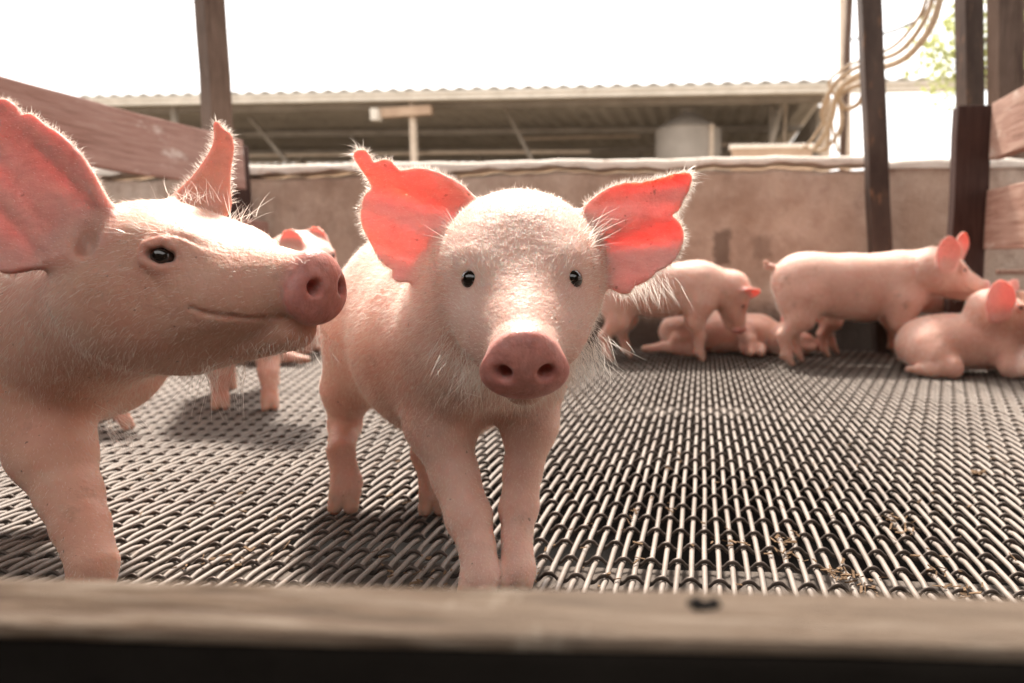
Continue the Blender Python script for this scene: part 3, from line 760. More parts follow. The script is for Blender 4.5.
def add_foot(B, ank, toe_dir, s, lift=0.0, k=.006):
    """two claws and two dewclaws; ank = fetlock centre, ground at z=lift"""
    d = unit(A_(toe_dir[0], toe_dir[1], 0)); sd = A_(-d[1], d[0], 0)
    cb = (0, 0, -1)
    for q in (1, -1):
        tip = A_(ank[0], ank[1], lift)+d*.020*s+sd*q*.0125*s; tip[2] = lift+.0095*s
        mid = ank+(tip-ank)*.45+sd*q*.003*s
        B.rc(ank+sd*q*.006*s, mid, .0165*s, .0150*s, .010*s, T(hl=.5, comb=cb))
        B.rc(mid, tip, .0150*s, .0118*s, .004*s, T(hoof=.75, hl=0, comb=cb))
        dw = ank-d*.018*s+sd*q*.010*s; dw[2] = ank[2]-.006*s
        B.rc(dw+A_(0, 0, .008)*s, dw-A_(0, 0, .008)*s-d*.003*s, .007*s, .005*s, .005*s, T(hoof=.5, hl=0, comb=cb))
def poly_px(pts, O, U, Vx, Wn):
    """outline in pixels laid onto the plane through O: gives (u, v) in metres"""
    out = []; c = A_(0, 0, CAMH)
    for (x, y) in pts:
        r = np.array(ray(x, y)); t_ = ((O-c)@Wn)/(r@Wn); q = c+r*t_-O; out.append((q@U, q@Vx))
    return np.array(out)
def smooth_poly(pts, n=3):
    P = np.asarray(pts, float); m_ = len(P); out = []
    for i in range(m_):
        p0, p1, p2, p3 = P[i-1], P[i], P[(i+1) % m_], P[(i+2) % m_]
        for k in range(n):
            t_ = k/n; out.append(.5*((2*p1)+(-p0+p2)*t_+(2*p0-5*p1+4*p2-p3)*t_**2+(-p0+3*p1-3*p2+p3)*t_**3))
    return np.array(out)
EAR = smooth_poly([(-.02, -.030), (.01, -.046), (.05, -.056), (.085, -.050), (.112, -.028), (.124, -.002), (.116, .020), (.088, .042), (.05, .050), (.015, .042), (-.02, .028)], 2)
def add_ear(B, O, tipdir, face, s, size=1.0, poly=None, H=None, th=.0029, base_th=.008, k=.012, ridge=0.0, tint=1.0):
    """generic ear: O base centre, tipdir base->tip, face = direction the hollow side looks"""
    U = unit(tipdir); Wn = unit(face-U*(np.asarray(face)@U)); Vx = np.cross(Wn, U)
    P = np.array(EAR)*s*size if poly is None else poly(O, U, Vx, Wn)
    Hh = H or (lambda u, v: F32(4.5)*v*v/s+F32(1.0)*u*u/s)
    thf = lambda u, v: F32(th)+F32(base_th)*np.exp(-np.maximum(u, 0)/F32(.026*s))+F32(ridge)*(np.sin(v*F32(170)+u*F32(22))+F32(.7)*np.sin(v*F32(95)-u*F32(18)+F32(1.2))+F32(.5)*np.sin(v*F32(260)+u*F32(60)))
    B.ear(O, U, Vx, Wn, P, Hh, thf, k, T(ear=tint, hl=.35, comb=tuple(U)))
    return (O, U, Vx, Wn, P, Hh)
def rim_hair(ear, n, ln, wid, back=.5, jitter=.6, skip=None):
    O, U, Vx, Wn, P, Hh = ear; Pn = np.roll(P, -1, 0); L_ = np.linalg.norm(Pn-P, axis=1); cs = np.cumsum(L_)/L_.sum()
    area = .5*np.sum(P[:, 0]*Pn[:, 1]-Pn[:, 0]*P[:, 1]); sg = 1 if area > 0 else -1
    r_ = nr.uniform(0, 1, n); i = np.searchsorted(cs, r_); i = np.minimum(i, len(P)-1); t_ = nr.uniform(0, 1, (n, 1))
    q = P[i]*(1-t_)+Pn[i]*t_; e = (Pn[i]-P[i])/np.maximum(L_[i][:, None], 1e-9); no = np.stack([e[:, 1], -e[:, 0]], 1)*sg
    keep = q[:, 0] > .012; q = q[keep]; no = no[keep]
    h = Hh(q[:, 0].astype(F32), q[:, 1].astype(F32))
    X = O+q[:, :1]*U+q[:, 1:]*Vx+h[:, None]*Wn
    D = no[:, :1]*U+no[:, 1:]*Vx-Wn*back*nr.uniform(0, 1, (len(q), 1))+U*.45+nr.normal(0, jitter*.7, (len(q), 3)); D /= np.linalg.norm(D, axis=1, keepdims=True)
    X = X-D*.0015
    Ln = ln*nr.uniform(.35, 1.15, len(q)); return ribbons(X, D, Ln, np.full(len(q), wid), .1)
def eye_mesh(body_obj, c, n_, r, k):
    b = bmesh.new(); bmesh.ops.create_uvsphere(b, u_segments=24, v_segments=16, radius=r)
    V = np.array([v.co for v in b.verts]); Q = [tuple(v.index for v in f.verts) for f in b.faces]; b.free()
    Q = np.array([q if len(q) == 4 else (*q, q[-1]) for q in Q])
    me = bpy.data.meshes.new('eye'); me.from_pydata([tuple(v) for v in V+c-np.array(body_obj.location)], [], [tuple(dict.fromkeys(q)) for q in Q.tolist()])
    for p_ in me.polygons: p_.use_smooth = True
    me.materials.append(M['eye']); o = bpy.data.objects.new('eye', me); col.objects.link(o); o.parent = body_obj; return o
def finish(B, label, eyes, s, vs, mat, nhair, hlen, hwid, extra=(), lift=.45, group='young pigs in the pen', long_test=None):
    V, Q, G, Tn = surface(B, vs)
    base = A_(V[:, 0].mean(), V[:, 1].mean(), V[:, 2].min())
    o = mesh_np('pig', V, Q, mat, None, base)
    a = o.data.attributes.new('zones', 'FLOAT_VECTOR', 'POINT'); a.data.foreach_set('vector', np.clip(Tn[:, :3], 0, 1).astype(F32).ravel())
    tag(o, label, 'pig', group)
    for (c, n_) in eyes: eye_mesh(o, c, n_, .0105*s, 0)
    # coat
    p0, p1, p2, p3 = (V[Q[:, i]] for i in range(4)); ar = np.linalg.norm(np.cross(p2-p0, p3-p1), axis=1)
    hl = Tn[Q[:, 0], 3]; wgt = ar*(hl > .12); cs = np.cumsum(wgt); cs /= cs[-1]
    fi = np.searchsorted(cs, nr.uniform(0, 1, nhair)); a1, a2 = nr.uniform(0, 1, (2, nhair, 1))
    X = (p0[fi]*(1-a1)+p1[fi]*a1)*(1-a2)+(p3[fi]*(1-a1)+p2[fi]*a1)*a2
    N_ = G[Q[fi, 0]]; cb = Tn[Q[fi, 0], 4:7]; cb = cb-N_*(cb*N_).sum(1)[:, None]; cb /= np.maximum(np.linalg.norm(cb, axis=1, keepdims=True), .25)
    D = cb+N_*lift*nr.uniform(.4, 1.6, (nhair, 1))+nr.normal(0, .22, (nhair, 3)); D /= np.linalg.norm(D, axis=1, keepdims=True)
    Ln = hlen*hl[fi]*nr.uniform(.5, 1.3, nhair)
    if long_test is not None: Ln = Ln*long_test(X, N_)
    VV, QQ = ribbons(X-N_*.0005, D, Ln, np.full(nhair, hwid)*nr.uniform(.7, 1.3, nhair), .12)
    Vs = [VV]; Qs = [QQ]; off = len(VV)
    for v, q in extra: Vs.append(v); Qs.append(q+off); off += len(v)
    h = mesh_np('bristles', np.concatenate(Vs), np.concatenate(Qs), M['hair'], o); h['kind'] = 'stuff'
    return o
def tuft(c, spread, n, D, ln, wid, jit=.3, droop=.3):
    X = np.asarray(c, float)+nr.normal(0, 1, (n, 3))*spread; Dn = unit(D)+nr.normal(0, jit, (n, 3)); Dn /= np.linalg.norm(Dn, axis=1, keepdims=True)
    return ribbons(X, Dn, ln*nr.uniform(.4, 1.2, n), np.full(n, wid), droop, 4)

def standing(loc, yaw, s, snout=None, fwd=None, legs=None, torso_z=0.0, tail=True, neck=None, up=(0, 0, 1), belly=1.0):
    """generic standing pig in local metres (x forward). legs: dict name-> foot offset (dx, dy)"""
    B = Body(); c, sn_ = math.cos(yaw), math.sin(yaw); f = A_(c, sn_, 0); l = A_(-sn_, c, 0)
    g = lambda x, y, z: A_(loc[0], loc[1], 0)+s*(x*f+y*l)+A_(0, 0, z*s+(loc[2] if len(loc) > 2 else 0))
    Fm = frame(f); cb = tuple(-f*1.0-A_(0, 0, .45)); t = T(hl=1, comb=cb)
    tz = torso_z
    B.el(g(-.20, 0, .330+tz), Fm, A_(.135, .105, .118)*s, .05*s, t)
    B.el(g(-.02, 0, .312+tz), Fm, A_(.22, .118*belly, .132)*s, .06*s, t)
    B.el(g(.16, 0, .325+tz), Fm, A_(.135, .102, .125)*s, .06*s, t)
    for q in (1, -1):
        B.el(g(-.215, q*.055, .275+tz), frame(f*.9-A_(0, 0, .5)), A_(.085, .05, .11)*s, .04*s, t)
        B.el(g(.165, q*.062, .280+tz), frame(f), A_(.07, .045, .10)*s, .04*s, t)
    legs = legs or {}
    tl = T(hl=.8, comb=(0, 0, -1))
    for nm, q in (('fl', 1), ('fr', -1)):
        dx, dy = legs.get(nm, (0, 0))
        P = [g(.165, q*.065, .25+tz), g(.145+dx*.25, q*.070, .185), g(.165+dx*.75, q*.066+dy*.7, .115), g(.160+dx, q*.066+dy, .045)]
        B.chain(P, [.062*s, .042*s, .027*s, .0205*s], .02*s, tl, .04*s); add_foot(B, P[-1], f, s, loc[2] if len(loc) > 2 else 0)
    for nm, q in (('hl', 1), ('hr', -1)):
        dx, dy = legs.get(nm, (0, 0))
        P = [g(-.20, q*.062, .26+tz), g(-.205+dx*.4, q*.070, .19), g(-.258+dx*.9, q*.066+dy*.7, .120), g(-.242+dx, q*.066+dy, .045)]
        B.chain(P, [.07*s, .050*s, .026*s, .0205*s], .02*s, tl, .04*s); add_foot(B, P[-1], f, s, loc[2] if len(loc) > 2 else 0)
    if tail:
        TP = spline([g(-.31, 0, .375+tz), g(-.335, 0, .392+tz), g(-.352, .012, .388+tz), g(-.352, .0, .405+tz), g(-.362, -.010, .410+tz)], 3)
        TP = [np.array(p_) for p_ in TP]; B.chain(TP, list(np.linspace(.013, .005, len(TP))*s), .008*s, T(hl=.6, comb=tuple(-f)))
    return B, g, f, l
#PIGLIST
PIGSCALE = 1.0
def head_on(B, chest, r_ch, snout, fwd, s, up=(0, 0, 1), r_nk=None, mid=None, comb=None, **kw):
    eyes, Fm, g = add_head(B, snout, fwd, s, up, **kw)
    cr = g(-.215, 0, -.012); t = T(hl=1.1, comb=tuple(comb if comb is not None else -Fm[0]-A_(0, 0, .6)))
    if mid is not None: B.rc(chest, mid[0], r_ch, mid[1], .05*s, t); B.rc(mid[0], cr, mid[1], r_nk or .075*s, .035*s, t)
    else: B.rc(chest, cr, r_ch, r_nk or .078*s, .045*s, t)
    return eyes, Fm, g
def pair_ears(B, Fm, g, s, spread=.9, upw=.45, back=.35, size=1.0, face=None):
    f, l, u = Fm; out = []
    for q in (1, -1):
        O = g(-.225, q*.062, .052)
        tip = q*l*spread+u*upw-f*back
        fc = face if face is not None else (f*.8+q*l*.35-u*.1)
        out.append(add_ear(B, O-unit(tip)*.006*s, tip, fc, s*.82, size))
    return out

def hit(B, px, py, Y0=.5, Y1=1.1):
    ys = np.linspace(Y0, Y1, 600); P_ = np.array([at(px, py, y) for y in ys]); d_ = field(B, P_); return P_[int(np.argmax(d_ < 0))]
def explicit_leg(B, pts, rs, toe, s, lift=0.0, foot=None, keep=False):
    P = [at(*p) for p in pts]; t = T(hl=.5, comb=(0, 0, -1))
    if foot: P[-1] = onz(*foot, .0)-unit(A_(*toe, 0))*.022+A_(0, 0, .044)
    if foot and not keep: P[-2] = np.array([P[-1][0]*.7+P[-2][0]*.3, P[-1][1]+.012, P[-1][2]+.048])
    B.chain(P, rs, .02*s, t, .045*s); add_foot(B, P[-1], toe, s, lift); return P

# ---- the pig in the middle, looking into the lens
def pig_front():
    s = .95; yaw = R(-46); loc = A_(-.366, .985, 0)
    f = A_(math.cos(yaw), math.sin(yaw), 0); l = A_(-f[1], f[0], 0); Fm0 = frame(f); B = Body()
    g0 = lambda x, y, z: loc+s*(x*f+y*l)+A_(0, 0, z*s)
    t = T(hl=1, comb=tuple(-f-A_(0, 0, .7)))
    B.el(g0(-.185, 0, .352), Fm0, A_(.13, .100, .118)*s, .05*s, t)
    B.el(g0(-.04, 0, .292), Fm0, A_(.20, .126, .148)*s, .06*s, t)
    B.el(g0(.14, 0, .345), Fm0, A_(.125, .108, .115)*s, .06*s, t)
    for q in (1, -1): B.el(g0(.15, q*.055, .325), Fm0, A_(.07, .048, .09)*s, .045*s, t)
    B.el(g0(-.19, -.035, .28), frame(f*.9-A_(0, 0, .5)), A_(.085, .055, .12)*s, .04*s, t)
    B.el(g0(-.20, .05, .28), frame(f*.9-A_(0, 0, .5)), A_(.085, .055, .12)*s, .04*s, t)
    explicit_leg(B, [(446, 352, .91), (440, 425, .885), (455, 475, .865), (469, 518, .84), (477, 546, .82), (481, 576, .80)], [.056, .041, .0285, .0285, .0215, .0245], (.0, -1), .95)
    explicit_leg(B, [(528, 365, .93), (531, 425, .905), (523, 470, .89), (519, 508, .87), (517, 536, .85), (518, 570, .82)], [.050, .034, .0240, .0250, .0190, .0215], (.1, -1), .88)
    explicit_leg(B, [(372, 330, 1.11), (348, 388, 1.13), (345, 425, 1.15), (344, 455, 1.14), (343, 486, 1.118)], [.080, .040, .0255, .0205, .0225], (.15, -1), 1.02, foot=(343, 513))
    explicit_leg(B, [(420, 360, 1.16), (428, 420, 1.17), (431, 460, 1.17), (430, 484, 1.14)], [.07, .036, .0245, .0225], (.2, -1), .98, foot=(433, 515))
    sn = at(525, 368, .64); fw = unit(A_(.225, -.84, -.51)); hs = 1.0
    chest = g0(.15, 0, .335)
    eyes, Fm, g = head_on(B, chest, .092*s, sn, fw, hs, r_nk=.078, ex=-.103, ez=.034, es=1.15, ew=.62, tilt=.0, sw=.0)
    cam_dir = lambda O: unit(A_(0, 0, CAMH)-O)
    polyL = smooth_poly([(478, 198), (456, 180), (436, 171.5), (420, 170), (405, 172), (398, 164), (391, 161), (383, 163), (379, 164), (375, 156), (370, 152), (363, 153), (359, 158), (363, 169), (370, 185), (368, 190), (363, 196), (362, 210), (365, 228), (372, 244), (381, 258), (391, 266), (398, 270), (400, 277), (407, 281), (416, 280.5), (430, 277), (444, 268), (470, 262), (484, 230)], 2)
    polyR = smooth_poly([(566, 222), (574, 218), (584, 206), (596, 196), (610, 187.5), (625, 183), (643, 181.5), (658, 178.5), (673, 174), (684, 172.5), (691, 174), (692, 180), (689, 190), (684, 199), (681, 207), (677, 212), (672, 215), (677, 219.5), (682, 226), (684, 237), (681, 248), (676, 258), (667, 266), (658, 270), (652, 276), (644, 281), (636, 284), (632, 290), (626, 291.5), (618, 289), (609, 283), (599, 274), (588, 268), (570, 262)], 2)
    O = at(470, 232, .845)+fw*0; tip = at(372, 205, .835)-O
    eL = add_ear(B, O, tip, cam_dir(O)+A_(-.12, 0, .0), 1, poly=lambda *a: poly_px(polyL, *a), H=lambda u, v: F32(4.2)*v*v-F32(.0)*u+F32(.006)*np.sin(v*90), th=.0026, base_th=.010, ridge=.0007)
    O = at(580, 236, .845); tip = at(690, 215, .845)-O
    eR = add_ear(B, O, tip, cam_dir(O)+A_(.1, 0, 0), 1, poly=lambda *a: poly_px(polyR, *a), H=lambda u, v: F32(4.2)*v*v+F32(.005)*np.sin(v*95+1), th=.0026, base_th=.010, ridge=.0007)
    ex = [rim_hair(eL, 2200, .0095, .00036), rim_hair(eR, 2200, .0095, .00036)]
    # long beard, cheek and brow bristles
    f_, l_, u_ = Fm
    ex.append(tuft(at(638, 282, .86), A_(.020, .010, .006), 190, (.45, -.1, -.8), .026, .0005, .3))
    ex.append(tuft(at(690, 177, .85), A_(.004, .004, .004), 26, (.8, 0, .7), .022, .0004, .5))
    ex.append(tuft(at(362, 155, .84), A_(.004, .004, .004), 26, (-.8, 0, .7), .024, .0004, .5))
    for q, px in ((1, 462), (-1, 588)):
        ex.append(tuft(at(px, 238, .77), A_(.006, .003, .008), 34, (-.5*q if px > 500 else -.6, -.35, .6) if px < 500 else (.75, -.3, .6), .034, .00045, .25, .1))
    for q in (1, -1):
        for (x, z, n_, ln, dr) in ((-.09, -.055, 260, .030, (.2, -.8)), (-.06, -.045, 200, .024, (.1, -1)), (-.14, -.075, 240, .034, (.5, -.7)), (-.03, -.03, 40, .024, (.6, -.6))):
            ex.append(tuft(g(x, q*(.045 if x > -.1 else .07), z), A_(.014, .014, .012), n_, f_*.25+q*l_*dr[0]+u_*dr[1], ln, .00042, .3, .35))
    ex.append(tuft(g(-.05, 0, -.055), A_(.016, .012, .006), 150, f_*.3-u_, .032, .00042, .3, .3))
    return finish(B, 'pale pink piglet in the centre facing the viewer head on, ears spread and glowing red', eyes, hs*1.0, .0026, M['skin'], 110000, .0085, .00027, ex, lift=.5)
pig_front()

# ---- the big pig at the left, looking right
def pig_left():
    s = .95; yaw = R(-12); f = A_(math.cos(yaw), math.sin(yaw), 0); l = A_(-f[1], f[0], 0)
    chest = A_(-.875, .905, 0); loc = chest-f*.16*s
    Fm0 = frame(f); B = Body(); g0 = lambda x, y, z: loc+s*(x*f+y*l)+A_(0, 0, z*s)
    t = T(hl=1.3, comb=tuple(-f-A_(0, 0, .5)))
    B.el(g0(-.22, 0, .315), Fm0, A_(.14, .115, .125)*s, .05*s, t)
    B.el(g0(-.03, 0, .300), Fm0, A_(.22, .128, .140)*s, .06*s, t)
    B.el(g0(.15, 0, .320), Fm0, A_(.13, .115, .128)*s, .06*s, t)
    for q in (1, -1):
        B.el(g0(.14, q*.066, .29), Fm0, A_(.075, .048, .10)*s, .05*s, t)
        B.el(g0(-.23, q*.055, .27), Fm0, A_(.09, .055, .12)*s, .05*s, t)
    explicit_leg(B, [(36, 392, .825), (52, 452, .80), (70, 495, .782), (81, 526, .762), (90, 596, .72)], [.066, .0435, .0325, .0290, .0250], (.4, -.8), 1.0, foot=(90, 608), keep=True)
    explicit_leg(B, [(20, 400, .98), (50, 455, .97), (78, 505, .96), (82, 528, .955)], [.06, .040, .029, .026], (1, -.2), 1.1)
    tl = T(hl=.8, comb=(0, 0, -1))
    for q in (1, -1):
        P = [g0(-.20, q*.065, .25), g0(-.19, q*.07, .19), g0(-.36, q*.066, .125), g0(-.34, q*.066, .045)]
        B.chain(P, [.075, .05, .027, .022], .02, tl, .045); add_foot(B, P[-1], f, 1.05)
    TP = [np.array(p_) for p_ in spline([g0(-.34, 0, .38), g0(-.37, .01, .40), g0(-.39, .03, .38), g0(-.40, .0, .37)], 3)]
    B.chain(TP, list(np.linspace(.013, .005, len(TP))), .008, T(hl=.6, comb=tuple(-f)))
    hs = 1.02; sn = at(320, 288, .71); th, ph = R(10), R(5)
    fw = A_(math.cos(th)*math.cos(ph), -math.sin(th)*math.cos(ph), -math.sin(ph))
    eyes, Fm, g = head_on(B, g0(.16, 0, .325), .105, sn, fw, hs, r_nk=.084, mid=(at(84, 308, .84), .090), comb=(-.5, 0, -.9), ex=-.124, ez=.022, es=1.3, ew=1.12, tilt=.1, sw=.6)
    # jowl filling between jaw and chest
    B.rc(g(-.18, 0, -.045), at(66, 342, .84), .043, .074, .05, T(hl=1.4, comb=(-.5, 0, -.9)))
    polyN = smooth_poly([(114, 222), (108, 205), (103, 190), (99, 177), (92, 162), (84, 151), (75, 142), (65, 134), (57, 130), (49, 123), (40, 117), (32, 119), (26, 110), (18, 104), (8, 103), (-2, 107), (-12, 116), (-16, 130), (-10, 146), (-4, 152), (-3, 160), (-12, 168), (-22, 190), (-20, 215), (-10, 240), (4, 257), (12, 266), (18, 275), (28, 277), (42, 272), (60, 268), (80, 264), (105, 255), (122, 238)], 2)
    O = at(104, 232, .672); tip = at(22, 175, .69)-O
    eN = add_ear(B, O, tip, A_(.15, -1, .1), 1, poly=lambda *a: poly_px(polyN, *a), H=lambda u, v: F32(2.3)*v*v-F32(.012)*np.exp(-(u-.01)**2/.0006-(v+.0)**2/.0006)+F32(.002)*np.sin(v*80), th=.0040, base_th=.012, ridge=.0009)
    hp = hit(B, 86, 238); dr = unit(hp-A_(0, 0, CAMH))
    B.el(hp+dr*.004, frame(dr), A_(.014, .0085, .0175), .014, T(sn=.6, hoof=.5, hl=.1), 'sub')
    polyF = smooth_poly([(168, 200), (178, 189), (192, 176), (204, 160), (212, 146), (214, 134), (213, 124), (218, 121), (223, 128), (231, 134), (234, 148), (231, 168), (230, 190), (230, 212), (205, 226), (172, 222)], 2)
    O = at(205, 208, .80); tip = at(219, 125, .80)-O
    eF = add_ear(B, O, tip, A_(.75, -.9, 0), 1, poly=lambda *a: poly_px(polyF, *a), H=lambda u, v: F32(14)*v*v, th=.0034, base_th=.012, tint=.45)
    ex = [rim_hair(eN, 1500, .008, .00036), rim_hair(eF, 800, .010, .00036)]
    ex.append(tuft(at(238, 222, .76), A_(.008, .01, .004), 40, (.5, 0, .9), .030, .0004, .35, .1))
    ex.append(tuft(at(192, 200, .74), A_(.02, .01, .004), 60, (.1, -.2, .9), .026, .0004, .45, .1))
    ex.append(tuft(at(165, 228, .665), A_(.018, .006, .005), 60, (-.8, -.4, .7), .034, .00042, .5, .2))
    ex.append(tuft(at(222, 368, .70), A_(.014, .014, .006), 80, (-.1, 0, -1), .042, .00042, .4, .2))
    ex.append(tuft(at(280, 345, .70), A_(.035, .014, .006), 130, (-.1, 0, -1), .020, .0004, .4, .2))
    ex.append(tuft(at(112, 420, .80), A_(.012, .014, .014), 110, (.6, 0, -.6), .026, .0004, .4, .2))
    ex.append(tuft(at(298, 262, .69), A_(.008, .012, .003), 22, (-.6, -.3, .7), .014, .0004, .4, .1))
    return finish(B, 'large tan pink pig at the left edge, head in profile facing right', eyes, hs, .0028, M['skin_tan'], 70000, .0085, .00027, ex, lift=.30)
pig_left()

def far_pig(B, g, label, eyes, s, ears, n=9000, vs=.0056, hl=.011):
    ex = [rim_hair(e_, 60, .008, .0006) for e_ in ears]
    return finish(B, label, eyes, s, vs, M['skin_far'], n, hl, .0007, ex, lift=.5)

# ---- standing in profile at the back right
s = .98; X = at(856, 300, 2.80)[0]
B, g0, f, l = standing((X, 2.80), R(-2), s, legs={'fl': (.045, 0), 'fr': (.070, 0), 'hl': (.02, 0), 'hr': (-.03, 0)})
eyes, Fm, g = head_on(B, g0(.20, 0, .345), .095, at(984, 290, 2.72), A_(.86, -.12, -.46), .92)
ears = [add_ear(B, at(945, 266, 2.66), (.05, 0, 1), (.15, -1, 0), .80, 1.1), add_ear(B, at(957, 256, 2.80), (.15, .05, 1), (.6, -.8, 0), .8, .95)]
far_pig(B, g, 'pale pig standing in full side profile, nose at the red ear of the resting pig', eyes, .92, ears, 9000, .0046)

# ---- walking with its head down behind the centre pig's ear
s = .86; X = at(664, 300, 2.88)[0]
B, g0, f, l = standing((X, 2.88), R(6), s, legs={'fl': (.02, 0), 'fr': (.0, 0), 'hl': (.06, .0), 'hr': (-.03, 0)}, torso_z=.02)
eyes, Fm, g = head_on(B, g0(.18, 0, .35), .088, at(739, 331, 2.90), A_(.10, -.10, -1), .82, up=(1, 0, .1), r_nk=.068)
ears = [add_ear(B, at(742, 292, 2.86), (1, -.1, .12), (.1, -.6, -.8), .8, .78)]
far_pig(B, g, 'pink pig nuzzling downwards with its ear pointing right, half hidden by the centre pig', eyes, .82, ears)

def lying_side(loc, yaw, s, belly=-1, label='', head=None, ears_up=True, legs_out=1.0, n=4000):
    """on its side; belly = -1: belly and legs towards the viewer"""
    B = Body(); f = A_(math.cos(yaw), math.sin(yaw), 0); l = A_(-f[1], f[0], 0)
    g = lambda x, y, z: A_(*loc)+s*(x*f+y*l)+A_(0, 0, z*s); Fm = frame(f); t = T(hl=1, comb=tuple(-f))
    B.el(g(-.20, 0, .105), Fm, A_(.135, .115, .105)*s, .05*s, t); B.el(g(-.02, 0, .108), Fm, A_(.2, .13, .112)*s, .05*s, t)
    B.el(g(.16, 0, .103), Fm, A_(.13, .12, .102)*s, .05*s, t); B.el(g(-.20, belly*.05, .15), Fm, A_(.10, .09, .06)*s, .04*s, t)
    for x0, dx, zz in ((.15, .05, .05), (.17, -.02, .13)):
        P = [g(x0, belly*.10, zz), g(x0+dx*.3-.03, belly*.17*legs_out, zz*.8), g(x0+dx, belly*.235*legs_out, zz*.5+.02), g(x0+dx, belly*.29*legs_out, .03)]
        B.chain(P, [.05*s, .035*s, .024*s, .02*s], .02*s, T(hl=.6, comb=tuple(belly*l)), .04*s); tp = P[-1]+belly*l*.03*s
        B.rc(P[-1], tp, .020*s, .0155*s, .006, T(hoof=.7, hl=0))
    for x0, dx, zz in ((-.20, -.16, .045), (-.18, -.08, .13)):
        P = [g(x0, belly*.09, zz), g(x0+.04, belly*.16*legs_out, zz*.8), g(x0+dx*.6, belly*.19*legs_out, zz*.5+.02), g(x0+dx, belly*.20*legs_out, .032)]
        B.chain(P, [.065*s, .045*s, .026*s, .02*s], .02*s, T(hl=.6, comb=tuple(-f)), .04*s); tp = P[-1]-f*.035*s
        B.rc(P[-1], tp, .020*s, .0155*s, .006, T(hoof=.7, hl=0))
    h = head or (g(.50, belly*.06, .055), unit(f+A_(0, 0, -.12)+belly*l*.2), A_(0, 0, 1)*.4-belly*l)
    eyes, Fh, gh = head_on(B, g(.20, 0, .11), .085*s, h[0], h[1], .88*s, up=h[2])
    ears = pair_ears(B, Fh, gh, .85*s, size=.8) if ears_up else []
    if not ears_up: ears = []
    return far_pig(B, g, label, eyes, .88*s, ears, n)
lying_side((at(722, 330, 3.10)[0], 3.12, 0), R(-3), .84, -1, legs_out=.72, label='pig lying on its side against the wall beneath the nuzzling pig')

# ---- hind part of a pig behind the profile pig
s = .80; X = at(868, 300, 3.08)[0]
B, g0, f, l = standing((X, 3.08), R(4), s, legs={'hl': (.08, 0), 'hr': (-.0, 0)})
eyes, Fm, g = head_on(B, g0(.18, 0, .34), .085, g0(.48, 0, .26), unit(f-A_(0, 0, .5)), .8)
far_pig(B, g, 'mostly hidden pig behind the side profile pig, thin legs showing', eyes, .8, pair_ears(B, Fm, g, .75, size=.7, upw=.1), 3000)

# ---- resting on its belly at the right edge
def pig_rest():
    s = .88; B = Body(); yaw = R(-8); f = A_(math.cos(yaw), math.sin(yaw), 0); l = A_(-f[1], f[0], 0)
    c = at(958, 340, 2.62); loc = A_(c[0], 2.62, 0); g = lambda x, y, z: loc+s*(x*f+y*l)+A_(0, 0, z*s); Fm = frame(f); t = T(hl=1, comb=tuple(-f-A_(0, 0, .4)))
    B.el(g(-.13, 0, .115), Fm, A_(.115, .12, .108)*s, .05*s, t); B.el(g(-.02, 0, .125), Fm, A_(.16, .125, .120)*s, .05*s, t)
    B.el(g(.13, 0, .135), frame(f+A_(0, 0, .35)), A_(.13, .115, .115)*s, .05*s, t)
    B.el(g(-.12, -.09, .085), Fm, A_(.09, .06, .08)*s, .04*s, t); B.el(g(-.12, .09, .085), Fm, A_(.09, .06, .08)*s, .04*s, t)
    for q in (1, -1):
        P = [g(-.10, q*.12, .06), g(-.05, q*.15, .04), g(-.12, q*.16, .03), g(-.17, q*.15, .028)] if q < 0 else [g(-.10, .12, .06), g(-.02, .15, .04), g(-.08, .18, .03), g(-.16, .19, .028)]
        B.chain(P, [.06*s, .04*s, .026*s, .021*s], .02, T(hl=.6, comb=tuple(-f)), .04); B.rc(P[-1], P[-1]-f*.04*s, .019*s, .012*s, .006, T(hoof=.7, hl=0))
        P = [g(.16, q*.08, .10), g(.17, q*.12, .045), g(.27, q*.10, .032), g(.34, q*.09, .026)]
        B.chain(P, [.055*s, .038*s, .026*s, .02*s], .02, T(hl=.6, comb=tuple(f)), .04); B.rc(P[-1], P[-1]+f*.04*s, .018*s, .012*s, .006, T(hoof=.7, hl=0))
    eyes, Fh, gh = head_on(B, g(.16, 0, .17), .09, at(1050, 322, 2.52), unit(A_(.90, -.28, -.22)), .90)
    ears = [add_ear(B, at(997, 316, 2.46), (-.12, -.1, 1), (.2, -1, 0), .82, 1.25), add_ear(B, at(1004, 296, 2.64), (.55, .1, .8), (.5, -.8, 0), .8, .75)]
    return far_pig(B, g, 'dusty pink pig resting on its belly at the right edge, one round red ear', eyes, .9, ears, 7000, .0046)
pig_rest()

# ---- piglet behind the big pig's snout: two ear tips and forelegs show
s = .92; q = onz(246, 408)
yaw = R(-58); f = A_(math.cos(yaw), math.sin(yaw), 0)
lc = A_(q[0], q[1], 0)-f*.16*s
B, g0, f, l = standing((lc[0], lc[1]), yaw, s, legs={'fl': (.05, .0), 'fr': (-.03, 0)})
eyes, Fm, g = head_on(B, g0(.18, 0, .345), .09, at(316, 277, 1.66), unit(A_(.62, -.72, -.30)), .86)
ears = [add_ear(B, at(294, 256, 1.72), (-.12, 0, 1), (.2, -1, 0), .8, .70), add_ear(B, at(315, 254, 1.80), (.12, 0, 1), (.2, -1, 0), .8, .75)]
far_pig(B, g, 'piglet behind the big left pig, pink ear tips showing above the snout', eyes, .86, ears, 5000, .0055)

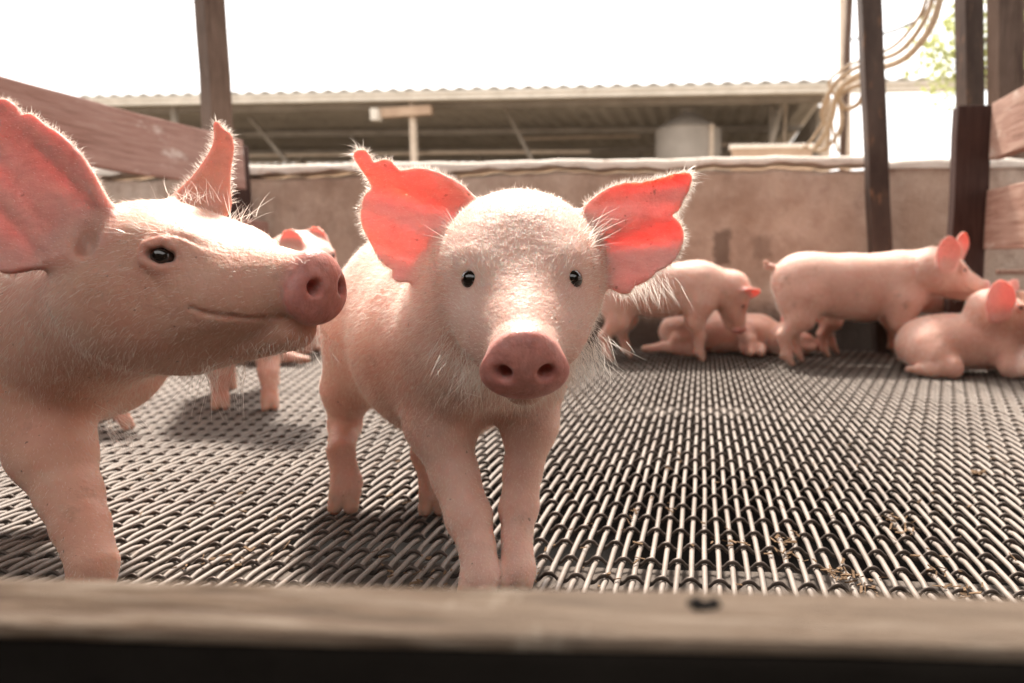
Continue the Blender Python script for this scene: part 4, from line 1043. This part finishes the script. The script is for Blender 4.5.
# ---- pig behind the big pig, one front hoof showing under its throat
s = .70; q = onz(131, 430, 0)
yaw = R(-4); f = A_(math.cos(yaw), math.sin(yaw), 0)
lc = q-f*.40*s
B, g0, f, l = standing((lc[0], lc[1]+.05), yaw, s, legs={'fr': (.21, 0), 'fl': (.0, 0)}, tail=False)
eyes, Fm, g = head_on(B, g0(.17, 0, .36), .085, g0(.40, .1, .40), unit(f-A_(0, 0, .25)), .78)
far_pig(B, g, 'pig hidden behind the big left pig, a single hoof visible below its throat', eyes, .82, pair_ears(B, Fm, g, .75, size=.7, upw=.0), 3000)

# ---- two resting piglets far left of the centre pig's flank
q = at(262, 350, 2.78)
lying_side((q[0], 2.72, 0), R(182), .80, 1, label='small pig lying on its side between the big snout and the centre pig', n=2500)
q = at(290, 345, 3.08)
lying_side((q[0], 3.08, 0), R(176), .70, 1, 'pig asleep at the foot of the wall behind the smaller lying pig', n=2500)
# ------------------------------------------------------------------ small things on the floor
def debris(name, spots, n, label, group=None):
    V = []; F = []
    for (px, py, r, k) in spots:
        c = onz(px, py, .0)
        for i in range(k):
            p = c+A_(nr.normal(0, r), nr.normal(0, r*.8), nr.uniform(.0005, .004)); a = nr.uniform(0, 6.28); l = nr.uniform(.004, .016); w = nr.uniform(.0006, .0018)
            d = A_(math.cos(a), math.sin(a), nr.normal(0, .25)); sd = A_(-math.sin(a), math.cos(a), nr.normal(0, .3)); up = A_(0, 0, w*.7)
            i0 = len(V); V += [p-d*l*.5-sd*w, p-d*l*.5+sd*w, p+d*l*.5+sd*w, p+d*l*.5-sd*w, p-d*l*.5-sd*w+up, p-d*l*.5+sd*w+up, p+d*l*.5+sd*w+up+A_(0, 0, .001), p+d*l*.5-sd*w+up]
            F += [(i0, i0+1, i0+2, i0+3), (i0+7, i0+6, i0+5, i0+4), (i0, i0+4, i0+5, i0+1), (i0+1, i0+5, i0+6, i0+2), (i0+2, i0+6, i0+7, i0+3), (i0+3, i0+7, i0+4, i0)]
    o = mesh_np(name, np.array(V), np.array(F), M['straw'], None, V[0]*A_(1, 1, 0), smooth=False)
    return tag(o, label, 'straw', kind='stuff')
sp = [(842, 578, .012, 60), (836, 572, .008, 30), (895, 520, .010, 40), (905, 532, .010, 30), (978, 474, .006, 60), (902, 463, .012, 16), (735, 545, .010, 26), (787, 543, .008, 30), (785, 556, .008, 30),
      (870, 590, .012, 26), (945, 572, .014, 30), (975, 590, .014, 34), (440, 578, .03, 60), (425, 570, .02, 30), (790, 535, .008, 14), (250, 560, .04, 40), (640, 512, .01, 8)]
sp = [(a, b_, c*1.15, max(3, int(k*.33))) for a, b_, c, k in sp]
sp += [(rnd.uniform(150, 1020), rnd.uniform(440, 600), .03, rnd.randint(1, 2)) for _ in range(80)]
debris('straw_litter', sp, 0, 'scattered brown straw bits caught on the wire floor')
